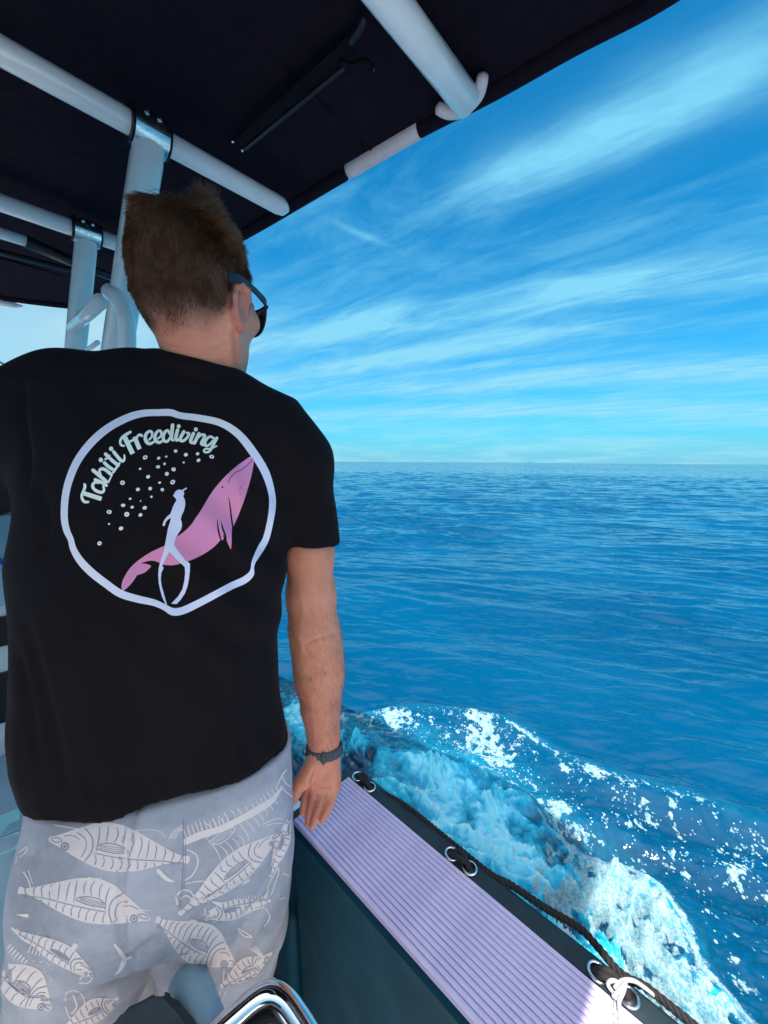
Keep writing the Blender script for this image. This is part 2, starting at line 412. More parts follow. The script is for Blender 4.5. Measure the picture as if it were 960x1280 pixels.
    P = np.stack([X, Y, Z], -1).reshape(-1, 3)
    ii, jj = np.meshgrid(np.arange(m_-1), np.arange(n), indexing='ij'); j2 = (jj+1) % n
    quad = np.stack([ii*n+jj, ii*n+j2, (ii+1)*n+j2, (ii+1)*n+jj], -1).reshape(-1, 4)[:, ::-1]
    wet = (inside > 0.02).reshape(-1) | (zoneA > 0.02).reshape(-1)
    fw = wet[quad].any(1)
    def part(sel, name):
        q = quad[sel]; used = np.unique(q); mp = np.zeros(len(P), np.int64); mp[used] = np.arange(len(used))
        o = mesh(name, P[used], mp[q], M_SEA)
        for nm, arr in (('foam', foam), ('aerated', aer), ('far', farw), ('spray', spray), ('soft', soft)):
            at = o.data.attributes.new(nm, 'FLOAT', 'POINT'); at.data.foreach_set('value', arr.reshape(-1)[used].astype(np.float32))
        return o
    tag(part(~fw, 'water'), 'open blue sea with small ripples reaching the horizon', kind='structure')
    tag(part(fw, 'wake_foam'), 'white and turquoise foaming bow wave running along the boat', kind='stuff')
make_sea()

def make_island():
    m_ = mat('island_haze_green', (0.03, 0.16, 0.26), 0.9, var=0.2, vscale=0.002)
    vs, fs = [], []; D = 16000.0; n = 60; a0 = math.atan2(608-480, 480); a1 = math.atan2(742-480, 480)
    rr = random.Random(3)
    for i in range(n+1):
        t = i/n; a = a0+(a1-a0)*t
        h = 34*math.sin(math.pi*t)**0.6*(0.55+0.45*math.sin(t*9+1)) + 60*math.exp(-((t-0.40)/0.035)**2) + rr.uniform(0, 8)
        for k, (dd, hh) in enumerate(((D-250, -3), (D-120, h*0.6), (D, h), (D+300, -3))):
            vs.append((dd*math.sin(a), dd*math.cos(a), hh if t not in (0, 1) else -3))
    for i in range(n):
        for k in range(3): fs.append((i*4+k, i*4+k+1, i*4+5+k, i*4+4+k))
    tag(mesh('island', vs, fs, m_), 'low distant island on the horizon', kind='structure')
make_island()
# ------------------------------------------------------------------ boat
FLOOR = -1.46                                   # deck height over the camera's eye
GUN = -0.75                                     # gunwale top
M_WHITE = mat('white_powder_coat', (0.90, 0.88, 0.86), 0.18, var=0.03, vscale=20, coat=0.4, bump=0.05, bscale=300)
M_GEL = mat('white_gelcoat', (0.72, 0.74, 0.76), 0.25, var=0.05, vscale=5, coat=0.3)
M_DECK = mat('white_nonskid_deck', (0.76, 0.76, 0.74), 0.7, var=0.08, vscale=12, bump=0.6, bscale=420)
M_TEAL = mat('dark_teal_vinyl', (0.003, 0.044, 0.072), 0.5, var=0.25, vscale=6, bump=0.25, bscale=500, spec=0.12)
M_RUB = mat('black_rubber', (0.012, 0.024, 0.030), 0.55, var=0.2, vscale=20, bump=0.25, bscale=400)
M_CANV = mat('navy_canvas', (0.0110, 0.0070, 0.0135), 0.85, var=0.15, vscale=30, bump=0.4, bscale=700, spec=0.1, sheen=0.0)
M_BLACK = mat('black_plastic', (0.012, 0.010, 0.012), 0.45, var=0.2, vscale=30)
M_PAD = mat('pale_foam_pad', (0.71, 0.61, 0.90), 0.75, var=0.05, vscale=14, bump=0.35, bscale=600, tint=(0.75, 0.65, 0.90))
M_GROOVE = mat('grey_foam_groove', (0.50, 0.41, 0.66), 0.85, var=0.1, vscale=14)
M_CHROME = mat('polished_steel', (0.72, 0.73, 0.75), 0.08, metal=1.0, var=0.05, vscale=40)
M_ALU = mat('cast_aluminium', (0.80, 0.80, 0.81), 0.22, metal=1.0, var=0.04, vscale=25)
M_PINKW = mat('pinkish_vinyl', (0.74, 0.62, 0.62), 0.6, var=0.06, vscale=30, bump=0.3, bscale=90)
M_CHAR = mat('charcoal_upholstery', (0.040, 0.055, 0.066), 0.8, var=0.15, vscale=40, bump=0.6, bscale=600)
M_BLUEV = mat('pale_blue_vinyl', (0.24, 0.40, 0.52), 0.5, var=0.08, vscale=10)
M_BLUEL = mat('light_blue_panel', (0.30, 0.52, 0.66), 0.4, var=0.08, vscale=10)
M_ROPE = mat('black_braid', (0.016, 0.012, 0.013), 0.75, var=0.3, vscale=90, bump=0.6, bscale=900)
M_CORD = mat('white_cord', (0.46, 0.44, 0.42), 0.8, var=0.1, vscale=90, bump=0.5, bscale=900)
M_RED = mat('coral_rubber', (0.62, 0.10, 0.13), 0.5, var=0.08)

boat = empty('boat', B(0, -0.25, FLOOR), 'open motor boat with white tube frame, navy canvas top and padded gunwale', 'boat')

# hull: starboard and port sides with a pointed bow
def hull():
    mb = MB(); st = [-2.6, -1.2, 0.0, 0.63, 1.6, 2.6, 3.6, 4.5, 5.0]
    hw = [0.81, 0.825, 0.825, 0.825, 0.81, 0.75, 0.58, 0.27, 0.03]
    rows = []
    for f, wd in zip(st, hw):
        gun = GUN - 0.03 if f <= 0.63 else -0.98
        sec = [(wd-0.06, gun-0.12), (wd+0.0, gun-0.16), (wd-0.01, -1.25), (wd*0.90, -1.66), (wd*0.80, -1.86), (0.02, -2.15)]
        rows.append([B(f, -0.25+s*r_, h) for s in (1, -1) for r_, h in sec])
    vs = [p for r_ in rows for p in r_]; k = 6; fs = []
    for i in range(len(st)-1):
        for s in range(2):
            for j in range(k-1):
                a = i*2*k+s*k+j; b = a+2*k
                fs.append((a, b, b+1, a+1) if s == 0 else (a, a+1, b+1, b))
    fs.append(tuple(range(0, 6)) + tuple(range(11, 5, -1)))
    mb.add(vs, fs); return mb.build('hull', M_GEL, boat, auto=30)
hull()
mb = MB(); mb.box(B(1.0, -0.25, FLOOR-0.02), AX, (0.80, 3.55, 0.02)); mb.build('deck', M_DECK, boat, False)
# starboard gunwale: inner wall, body and rounded step at its forward end
PAD_R0, PAD_R1, END_F, AFT_F = 0.392, 0.545, 0.622, -2.5
def side_wall(sgn, name, r0, r1):
    mb = MB()
    prof = [(r0+0.03, FLOOR), (r0+0.005, GUN-0.05), (r0-0.004, GUN-0.012), (r0+0.010, GUN-0.001), (r1, GUN-0.001), (r1+0.02, GUN-0.05), (r1+0.02, FLOOR-0.1)]
    if sgn < 0: prof = [(-0.5-r_, h) for r_, h in prof]
    fs_ = [AFT_F, -1.5, -0.5, 0.2, END_F-0.02, END_F+0.004]
    vs = [B(f, r_, h - (0.008 if i == len(fs_)-1 else 0)) for i, f in enumerate(fs_) for r_, h in prof]; k = len(prof); q = []
    for i in range(len(fs_)-1):
        for j in range(k-1):
            a = i*k+j
            q.append((a, a+1, a+k+1, a+k) if sgn > 0 else (a, a+k, a+k+1, a+1))
    q.append(tuple(range((len(fs_)-1)*k, len(fs_)*k))); q.append(tuple(range(k-1, -1, -1)))
    mb.add(vs, q); o = mb.build(name, M_TEAL, boat, auto=40); return o
side_wall(1, 'gunwale', PAD_R0, 0.562); side_wall(-1, 'gunwale', PAD_R0, 0.562)
mb = MB(); mb.box(B(1.75, 0.47, -1.24), AX, (0.075, 1.1, 0.22), 0.02); mb.build('bow_gunwale', M_TEAL, boat)
# foam pad made of ribs on a base sheet
pad = MB(); pad.box(B((END_F+AFT_F)/2, (PAD_R0+PAD_R1)/2, GUN+0.0045), AX, ((PAD_R1-PAD_R0)/2, (END_F-AFT_F)/2-0.004, 0.0045), 0.002)
pad_o = pad.build('foam_pad', M_GROOVE, boat)
NR = 17; wr = (PAD_R1-PAD_R0)/NR; strip = None
rr = random.Random(5)
for i in range(NR):
    c = B((END_F+AFT_F)/2, PAD_R0+wr*(i+0.5), GUN+0.0095)
    if strip is None:
        s_ = MB(); s_.box(Vector((0, 0, 0)), AX, (wr/2-0.0009, (END_F-AFT_F)/2-0.006, 0.0032), 0.0012, 2)
        strip = s_.build('strip', M_PAD, pad_o); o = strip
    else:
        o = strip.copy(); COL.objects.link(o); o.parent = pad_o; o.matrix_parent_inverse = strip.matrix_parent_inverse.copy()
    o.location = c + Vector((0, 0, rr.uniform(-0.0004, 0.0004)))
# outer rubber band with a rounded outer edge and eyelets
mb = MB()
bp = [(PAD_R1+0.001, GUN+0.001), (PAD_R1+0.001, GUN+0.010), (0.574, GUN+0.010), (0.582, GUN+0.006), (0.587, GUN-0.008), (0.586, GUN-0.06)]
fs_ = [AFT_F] + [(-1.4+0.1*i) for i in range(20)] + [END_F-0.004, END_F+0.012]
vs = [B(f, r_ + (-0.012 if i == len(fs_)-1 else 0.0012*math.sin(f*19)), h-(0.012 if i == len(fs_)-1 else 0)) for i, f in enumerate(fs_) for r_, h in bp]; k = len(bp)
mb.add(vs, [(i*k+j, i*k+j+1, (i+1)*k+j+1, (i+1)*k+j) for i in range(len(fs_)-1) for j in range(k-1)])
mb.box(B(END_F+0.005, (PAD_R0+PAD_R1)/2+0.01, GUN-0.004), AX, ((PAD_R1-PAD_R0)/2+0.008, 0.013, 0.010), 0.005)
band_o = mb.build('rubber_band', M_RUB, boat, auto=50)
eyes = [at_z(x, y, CAM_Z+GUN+0.011) for x, y in ((447.5, 971), (462.5, 984.5), (565, 1068), (587.5, 1086), (747, 1216), (786, 1247))]
first = None
for p in eyes:
    if first is None:
        e_ = MB(); e_.tube([Vector((0.0118*math.cos(a), 0.0118*math.sin(a), 0)) for a in np.linspace(0, 2*math.pi, 28, endpoint=False)], 0.0024, 10, closed=True)
        first = e_.build('eyelet', M_CHROME, band_o); o = first
    else:
        o = first.copy(); COL.objects.link(o); o.parent = band_o; o.matrix_parent_inverse = first.matrix_parent_inverse.copy()
    o.location = p + Vector((0, 0, 0.001))
first2 = None
for p in eyes:
    if first2 is None:
        e_ = MB(); e_.tube([Vector((0, 0, -0.0022)), Vector((0, 0, 0.0004))], 0.0115, 20)
        first2 = e_.build('eyelet_hole', M_BLACK, band_o); o = first2
    else:
        o = first2.copy(); COL.objects.link(o); o.parent = band_o; o.matrix_parent_inverse = first2.matrix_parent_inverse.copy()
    o.location = p

# ---- canvas top
CZ = 0.75
def at_h(px, py, h): return at_z(px, py, CAM_Z+h)
edge_px = [(845, 0), (720, 68), (620, 124.5), (530, 171), (430, 229), (310, 299.5), (235, 338), (180, 364)]
edge = [fr(at_h(x, y, CZ)) for x, y in edge_px]
corner = [fr(at_h(x, y, CZ)) for x, y in ((142, 383), (110, 388), (80, 388), (0, 380), (-90, 368))]
out = edge + corner
# unseen port half mirrors starboard; unseen stern edge shaped to place its shadow
star = [(-0.22, 0.1), (-0.22, 0.45), (-0.20, 0.66), (-0.14, 0.79), (-0.02, 0.84)] + out
star = [(f, r_) for f, r_ in star if r_ > -0.25]
ringFR = star + [(f, -0.5-r_) for f, r_ in star[::-1]]
RP = [Vector((f, r_, 0)) for f, r_ in ringFR]
RPs = spline(RP, 6, closed=True)
def crown(f, r_): return 0.030*(1-((r_+0.25)/1.05)**2)
cutA = (fr(at_h(441, 220, CZ)), fr(at_h(527, 172, CZ)))
def inset(P, d):
    N = len(P); o = []
    for i in range(N):
        t = (P[(i+1) % N]-P[i-1]).normalized(); nrm = Vector((t.y, -t.x, 0))
        o.append(P[i]+nrm*d)
    return o
area = sum(RPs[i].x*RPs[(i+1) % len(RPs)].y - RPs[(i+1) % len(RPs)].x*RPs[i].y for i in range(len(RPs)))
sgn_in = -1 if area > 0 else 1
def canopy():
    # a sheet inside the edge tube, gently crowned, with fabric waves
    P = inset(RPs, sgn_in*0.02); v2 = [(p.x, p.y) for p in P]; n0 = len(v2)
    from mathutils.geometry import intersect_point_line
    def ins(x, y):
        c = False; j = n0-1
        for i in range(n0):
            if (v2[i][1] > y) != (v2[j][1] > y) and x < (v2[j][0]-v2[i][0])*(y-v2[i][1])/(v2[j][1]-v2[i][1])+v2[i][0]: c = not c
            j = i
        return c
    g = [(x, y) for x in np.arange(-0.5, 2.8, 0.05) for y in np.arange(-1.4, 0.9, 0.05) if ins(x, y)]
    V2, E2, F2, *_ = delaunay_2d_cdt([Vector(p) for p in v2+g], [(i, (i+1) % n0) for i in range(n0)], [], 1, 1e-5)
    xs = np.array([p.x for p in V2]); ys = np.array([p.y for p in V2]); wv = 0.006*fbm(xs*2.2, ys*2.2, oct=3, seed=9)
    top = [B(p.x, p.y, CZ+crown(p.x, p.y)+wv[i]+0.012) for i, p in enumerate(V2)]
    bot = [q - Vector((0, 0, 0.008)) for q in top]; n1 = len(top); fs = []
    for f in F2:
        f = tuple(f); nz = (V2[f[1]]-V2[f[0]]).cross(V2[f[2]]-V2[f[0]])
        fs.append(tuple(n1+i for i in f)); fs.append(tuple(reversed(f)))
    bm_ = MB(); bm_.add(top+bot, fs); return bm_.build('canopy', M_CANV, boat)
can = canopy()
def on_edge(p): return B(p.x, p.y, CZ+crown(p.x, p.y)+0.002)
def near_cut(p, pad_=0.0):
    (f0, r0), (f1, r1) = cutA
    return min(f0, f1)-pad_ < p.x < max(f0, f1)+pad_ and p.y > 0.3
dense = spline(inset(RPs, sgn_in*0.020), 3, closed=True)
hem_pts = [p for p in dense]
st_i = next(i for i, p in enumerate(hem_pts) if near_cut(p)); 
seq = hem_pts[st_i:]+hem_pts[:st_i]
seq2 = [p for p in seq if not near_cut(p)]
mb = MB(); mb.tube([on_edge(p) for p in seq2], 0.017, 14); mb.build('canopy_hem', M_CANV, can)
# the pale edge tube shows where the hem is cut away
def edge_piece(px0, px1, rad, ext=0.03, drop=0.0, m_=None):
    f0 = fr(at_h(*px0, CZ)); f1 = fr(at_h(*px1, CZ)); lo, hi = min(f0[0], f1[0])-ext, max(f0[0], f1[0])+ext
    pts = sorted([p for p in dense if lo < p.x < hi and p.y > 0.2], key=lambda p: p.x)
    if len(pts) < 2: return
    mb = MB(); mb.tube([on_edge(p)-Vector((0, 0, drop)) for p in pts], rad, 14); return mb.build('edge_tube', m_ or M_PINKW, boat)
edge_piece((441, 220), (527, 172), 0.0185, 0.012)
f3, r3 = fr(at_h(8, 381, CZ))
mb = MB(); mb.tube([B(f3, r_, CZ-0.012+crown(f3, r_)) for r_ in np.linspace(r3-0.12, r3+0.06, 8)], [0.006, 0.016, 0.02, 0.021, 0.021, 0.02, 0.016, 0.004], 12); mb.build('edge_tube', M_PINKW, boat)

# ---- cross bars of the frame
def bar(F_, r0, r1, h, rad, endup=True, m_=M_WHITE):
    pts = [B(F_, r, h) for r in np.linspace(r0, r1, 12)]
    rs = [rad]*12
    if endup: pts += [B(F_, r1+0.016, h+0.002), B(F_, r1+0.024, h+0.006), B(F_, r1+0.028, h+0.012)]; rs += [rad*0.94, rad*0.72, rad*0.3]
    mb = MB(); mb.tube(pts, rs, 20); return mb.build('cross_bar', m_, boat)
HB = 0.715
barA = bar(1.03, -1.16, 0.655, HB, 0.0235)
barB = bar(1.60, -1.10, 0.60, HB, 0.0235)
barC = bar(0.475, -1.24, 0.745, HB, 0.0265, False)
barD = bar(1.80, -0.9, 0.195, 0.712, 0.017, False)
mb = MB(); mb.tube([B(1.802, 0.19, 0.712), B(1.83, 0.33, 0.70), B(1.86, 0.46, 0.70)], [0.020, 0.016, 0.014], 14); mb.build('black_sleeve', M_BLACK, boat)
mb = MB(); mb.tube([B(2.02, -0.2, 0.728), B(2.0, 0.1, 0.725), B(1.98, 0.34, 0.728)], 0.010, 10); mb.build('canvas_batten', M_BLACK, boat)
# pink boot where the aft bar meets the edge tube
mb = MB(); 
for k_, (rr_, z_, rad_) in enumerate(()): pass
pb = [at_h(545, 134, CZ-0.02), at_h(560, 139, CZ-0.022), at_h(580, 134, CZ-0.022), at_h(598, 115, CZ-0.02), at_h(604, 92, CZ-0.014)]
mb.tube(spline(pb, 5), [0.003]+[0.010+0.005*math.sin(i/19*math.pi) for i in range(19)]+[0.003], 14); mb.build('bar_boot', M_PINKW, barC)
# bolt hole of the middle bar
hp = at_y(340.5, 249, 0.86)
# clamps
def clamp(F_, R_, h, parent, rad=0.0235, tilt=None):
    mb = MB(); axis = RGT
    c = B(F_, R_, h)
    prof = [(-0.036, rad+0.008), (-0.033, rad+0.013), (0.033, rad+0.013), (0.036, rad+0.008)]
    mb.tube([c+axis*a for a, _ in prof], [r for _, r in prof], 28)
    mb.cur = 1
    for s in (-1, 1): mb.tube([c+axis*(0.0362*s), c+axis*(0.0385*s)], rad+0.0115, 26)
    # joint line round the two halves
    for s in (-1,):
        q = c - FWD*(rad+0.0126); mb.box(q + Vector((0, 0, -0.004)), AX, (0.033, 0.0012, 0.0010))
    mb.cur = 0
    for a in (-0.011, 0.013):
        d = (-FWD*0.80+Vector((0, 0, 0.42))).normalized(); q = c+axis*a+d*(rad+0.012)
        mb.tube([q, q+d*0.003, q+d*0.0055], [0.0062, 0.0060, 0.0035], 12)
    o = mb.build('pipe_clamp', [M_ALU, M_BLACK], parent, auto=35); return o
clamp(1.03, 0.335, HB, barA); clamp(1.60, 0.318, HB, barB)
# posts: oval extrusions raked with the frame
def post(top, bot, wa, wb, name='post'):
    """an extruded oval tube with two flats, as the frame shows"""
    ax = (bot-top).normalized(); s1 = (RGT - ax*RGT.dot(ax)).normalized(); s2 = ax.cross(s1)
    n = 28; vs = []; fs = []
    rows = [0, 0.03, 0.06, 1.0]
    for t in rows:
        g = 0.94 if t < 0.05 else 1.0
        for k in range(n):
            a = 2*math.pi*k/n; ca, sa = math.cos(a), math.sin(a)
            q = (abs(ca)**3.2+abs(sa)**3.2)**(-1/3.2)
            vs.append(top.lerp(bot, t)+s1*(wa*g*ca*q)+s2*(wb*g*sa*q))
    for i in range(len(rows)-1):
        for k in range(n):
            l = (k+1) % n; fs.append((i*n+k, i*n+l, (i+1)*n+l, (i+1)*n+k))
    fs.append(tuple(range(n))); fs.append(tuple(range(4*n-1, 3*n-1, -1)))
    mb = MB(); mb.add(vs, fs); return mb.build(name, M_WHITE, boat, auto=30)
tA, tB = B(1.03, 0.335, HB-0.02), B(1.60, 0.318, HB-0.02)
mA = at_y(146, 440, B(1.15, 0.272, 0.266).y); mB = at_y(94, 440, B(1.68, 0.285, 0.35).y)
bA = tA+(mA-tA)*((HB-FLOOR)/max(1e-3, tA.z-mA.z)); bB = tB+(mB-tB)*((HB-FLOOR)/max(1e-3, tB.z-mB.z))
bA = mA + Vector((0, 0, FLOOR+CAM_Z-mA.z)) + (bA-mA)*0.25*Vector((1, 1, 0)).length*0; bA.z = CAM_Z+FLOOR
bB = Vector((mB.x, mB.y, CAM_Z+FLOOR))
pA = post(tA, mA+(mA-tA)*0.25, 0.031, 0.027); pB = post(tB, mB+(mB-tB)*0.35, 0.029, 0.026)
qA = mA+(mA-tA)*0.25; qB = mB+(mB-tB)*0.35
mb = MB(); mb.tube([qA+Vector((0, 0, 0.02)), Vector((qA.x, qA.y, CAM_Z+FLOOR))], 0.027, 18); mb.build('leg', M_WHITE, boat)
mb = MB(); mb.tube([qB+Vector((0, 0, 0.02)), Vector((qB.x, qB.y, CAM_Z+FLOOR))], 0.027, 18); mb.build('leg', M_WHITE, boat)
# brace between the posts and the bent tube beside the aft post
mb = MB(); mb.tube([at_y(90, 411, mB.y-0.02), at_y(126, 376, mA.y+0.02)], 0.017, 16); mb.build('brace', M_WHITE, boat)
mb = MB(); mb.tube([at_y(100, 444, mB.y-0.03), at_y(122, 428, mA.y+0.05)], 0.006, 10); mb.build('wire_stay', M_WHITE, boat)
ya = mA.y-0.05
mb = MB(); mb.tube(spline([at_y(138, 366, ya+0.03), at_y(148, 374, ya), at_y(155, 392, ya-0.005), at_y(158, 415, ya-0.005), at_y(158, 470, ya), at_y(158, 560, ya+0.02)], 5), 0.0195, 16); mb.build('bent_tube', M_WHITE, boat)
# mirrored port posts, out of the picture
for t_, q_ in ((tA, qA), (tB, qB)):
    f_, r_ = fr(t_); f2, r2 = fr(q_)
    post(B(f_, -0.5-r_, HB-0.02), B(f2, -0.5-r2, q_.z-CAM_Z), 0.031, 0.027)
    mb = MB(); mb.tube([B(f2, -0.5-r2, q_.z-CAM_Z+0.02), B(f2, -0.5-r2, FLOOR)], 0.027, 18); mb.build('leg', M_WHITE, boat)
# dark rod holder folded under the canvas
def flat_rail(p0, p1, wd, th, name, m_=M_BLACK):
    a = (p1-p0).normalized(); s_ = a.cross(Vector((0, 0, 1))).normalized(); u = s_.cross(a)
    mb = MB(); mb.box((p0+p1)/2, (s_, a, u), (wd, (p1-p0).length/2, th), min(wd, th)*0.5); return mb.build(name, m_, boat)
M_GREYP = mat('grey_black_plastic', (0.006, 0.005, 0.006), 0.8, var=0.3, vscale=40, spec=0.1)
r1 = flat_rail(at_h(296, 178, 0.735), at_h(438, 52, 0.742), 0.010, 0.003, 'stowed_rail', M_GREYP)
r2_ = flat_rail(at_h(306, 186, 0.735), at_h(430, 84, 0.742), 0.004, 0.004, 'stowed_rail', M_BLACK)
mb = MB(); mb.tube(spline([at_h(425, 78, 0.73), at_h(440, 82, 0.728), at_h(455, 76, 0.73), at_h(466, 86, 0.73)], 5), 0.005, 8); mb.build('rail_hinge', M_GREYP, boat)
mb = MB(); mb.tube(spline([at_h(438, 52, 0.742), at_h(450, 36, 0.742), at_h(456, 20, 0.745)], 5), [0.006]*10+[0.002], 8); mb.build('rail_strap', M_BLACK, boat)
for p in ((291, 177), (303, 188), (466, 86)):
    mb = MB(); mb.tube([at_h(*p, 0.735), at_h(*p, 0.729)], 0.0035, 10); mb.build('rail_rivet', M_CHROME, boat)
# canvas seams
for f_, a_, b_ in ((0.74, -1.1, 0.74), (1.32, -1.1, 0.64), (2.2, -0.8, 0.45)):
    mb = MB(); mb.tube([B(f_, r_, CZ+crown(f_, r_)+0.0035+0.006*float(vnoise(np.array([f_*2.2]), np.array([r_*2.2]), seed=9)[0])) for r_ in np.linspace(a_, b_, 24)], 0.0035, 6); mb.build('canvas_seam', M_CANV, can)

# ---- console, windscreen and what stands beside it on the left edge of the picture
mb = MB(); mb.box(B(1.50, -0.22, -0.80), AX, (0.38, 0.26, 0.66), 0.05, 3); con = mb.build('console', M_GEL, boat, auto=40)
mb = MB(); mb.box(B(1.237, -0.115, -0.235), AX, (0.17, 0.006, 0.105), 0.004); mb.build('console_panel', M_BLUEL, con)
mb = MB(); mb.box(B(1.237, -0.115, -0.40), AX, (0.17, 0.010, 0.035), 0.004); mb.build('console_slot', M_BLACK, con)
mb = MB(); mb.box(B(1.237, -0.115, -0.56), AX, (0.17, 0.012, 0.06), 0.004); mb.build('console_slot', M_BLACK, con)
mb = MB(); mb.tube([B(1.229, -0.16, -0.16), B(1.229, -0.02, -0.20), B(1.229, 0.045, -0.245)], 0.006, 8); mb.build('console_stripe', mat('blue_stripe', (0.01, 0.08, 0.42), 0.4), con)
def glass(name, col, rough=0.02):
    m_ = bpy.data.materials.new(name); m_.use_nodes = True; b = m_.node_tree.nodes['Principled BSDF']
    b.inputs['Base Color'].default_value = (*col, 1); b.inputs['Roughness'].default_value = rough
    b.inputs['Transmission Weight'].default_value = 1.0; b.inputs['IOR'].default_value = 1.0; b.inputs['Specular IOR Level'].default_value = 0.5
    b.inputs['IOR'].default_value = 1.05
    return m_
M_SCR = glass('clear_acrylic', (0.95, 0.98, 1.0))
def windscreen():
    pts = []
    fr_ = 1.62
    rim = [(-0.80, -0.12), (-0.80, 0.20), (-0.74, 0.275), (-0.60, 0.30), (-0.1, 0.30), (0.035, 0.292), (0.10, 0.265), (0.135, 0.20), (0.14, -0.12)]
    P = spline([Vector((r_, h, 0)) for r_, h in rim], 5)
    n = len(P); vs = [B(fr_+0.12*(p.y < 0.0)-0.1*p.y, p.x, p.y) for p in P]+[B(fr_+0.004+0.12*(p.y < 0.0)-0.1*p.y, p.x, p.y) for p in P]
    mb = MB(); mb.add(vs, [tuple(range(n)), tuple(range(2*n-1, n-1, -1))]+[(i, (i+1) % n, n+(i+1) % n, n+i) for i in range(n)])
    o = mb.build('windscreen', M_SCR, boat, False)
    mb = MB(); mb.tube(vs[:n], 0.0028, 8); mb.build('windscreen_trim', M_BLUEV, o)
windscreen()

# ---- seat with steel rail just in front of the camera
seat = empty('boat_chair', B(0.16, 0.02, FLOOR), 'dark padded boat chair with a polished steel rail behind the man\'s knees', 'chair')
zs = CAM_Z-0.70
rail = [at_z(x, y, zs) for x, y in ((428, 1355), (398, 1310), (376, 1274), (358, 1250), (341, 1241), (322, 1247), (296, 1268), (268, 1294), (228, 1340))]
mb = MB(); mb.tube(spline(rail, 6), 0.0128, 20); mb.build('steel_rail', M_CHROME, seat)
def slab(px, z0, th, m_, name, bev=0.006):
    bm = bmesh.new(); P = [at_z(x, y, z0) for x, y in px]
    a = [bm.verts.new(p) for p in P]; f = bm.faces.new(a)
    if f.normal.z < 0: bmesh.ops.reverse_faces(bm, faces=[f])
    ex = bmesh.ops.extrude_face_region(bm, geom=[f]); vv = [g for g in ex['geom'] if isinstance(g, bmesh.types.BMVert)]
    for v in a: v.co.z -= th
    bmesh.ops.recalc_face_normals(bm, faces=bm.faces[:])
    bmesh.ops.bevel(bm, geom=bm.edges[:], offset=bev, segments=3, affect='EDGES')
    me = bpy.data.meshes.new(name); bm.to_mesh(me); bm.free(); me.materials.append(m_)
    me.polygons.foreach_set('use_smooth', np.ones(len(me.polygons), bool))
    o = link(bpy.data.objects.new(name, me), seat); sharpen(o, 40); return o
M_GLOSS = mat('black_gloss_panel', (0.02, 0.018, 0.02), 0.12, var=0.3, vscale=20, coat=0.6)
slab([(268, 1290), (300, 1258), (328, 1240), (344, 1246), (362, 1268), (385, 1304), (400, 1340), (225, 1340)], zs-0.018, 0.03, M_GLOSS, 'seat_tray', 0.008)
mb = MB(); mb.tube(spline([at_z(x, y, zs-0.016) for x, y in ((280, 1284), (306, 1260), (330, 1246), (342, 1253), (358, 1276), (378, 1310))], 5), 0.0055, 12); mb.build('inner_rail', M_CHROME, seat)
slab([(120, 1292), (146, 1258), (176, 1240), (203, 1229), (215, 1234), (232, 1252), (254, 1280), (280, 1340), (100, 1340)], CAM_Z-0.71, 0.10, M_CHAR, 'seat_cushion', 0.012)
pc = at_z(234, 1224, CAM_Z-0.76); pd = at_z(256, 1290, CAM_Z-0.75)
mb = MB(); mb.tube([pc+(pd-pc)*t for t in (-0.05, 0.0, 0.5, 1.0, 1.8)], [0.018, 0.026, 0.027, 0.027, 0.027], 20); mb.build('bolster', M_BLUEV, seat)
wp = at_y(178, 1200, 0.80)
mb = MB(); mb.tube([Vector((wp.x, wp.y, CAM_Z+FLOOR)), Vector((wp.x, wp.y, wp.z+0.10))], 0.034, 24); mb.build('pedestal', M_WHITE, seat)
mb = MB(); sc_ = at_z(190, 1330, CAM_Z-0.80); mb.tube([Vector((sc_.x, sc_.y, CAM_Z+FLOOR)), Vector((sc_.x, sc_.y, CAM_Z-0.80))], 0.05, 20); mb.build('pedestal', M_WHITE, seat)

# ---- labelled box and cable at the left edge
bx = at_z(-35, 1040, CAM_Z-0.66)
box = empty('storage_box', Vector((bx.x, bx.y, CAM_Z+FLOOR)), 'pale blue box with a printed label left of the shorts', 'box')
mb = MB(); mb.box(Vector((bx.x-0.02, bx.y+0.10, CAM_Z-0.66-0.36)), AX, (0.12, 0.14, 0.36), 0.012); bo = mb.build('box_body', M_BLUEV, box, auto=40)
def lab(px, m_, name, off=0.0, par=None):
    q = bo_bvh
    vs = []
    for x, y in px:
        d = ray(x, y).normalized(); h = q.ray_cast(CO, d)
        vs.append((h[0]+h[1]*(0.0012+off)) if h[0] else at_y(x, y, 0.6))
    mb = MB(); mb.add(vs, [tuple(range(len(vs)))]); return mb.build(name, m_, par or box, False)
dg = bpy.context.evaluated_depsgraph_get()
bo_bvh = BVHTree.FromPolygons([bo.matrix_parent_inverse @ v.co + Vector(box.location) for v in bo.data.vertices], [tuple(p.vertices) for p in bo.data.polygons])
M_LAB = mat('cyan_label', (0.28, 0.66, 0.74), 0.35, var=0.05)
cb = [at_z(-20, 1155, CAM_Z-0.80), at_z(0, 1132, CAM_Z-0.80), at_z(9, 1118, CAM_Z-0.79), at_z(22, 1090, CAM_Z-0.79), at_z(60, 1060, CAM_Z-0.82)]
cab = tag(MB.build((lambda m: (m.tube(spline(cb, 6), 0.0045, 10), m)[1])(MB()), 'cable', M_RED), 'coral red cable hanging behind the man\'s left hip', 'cable')

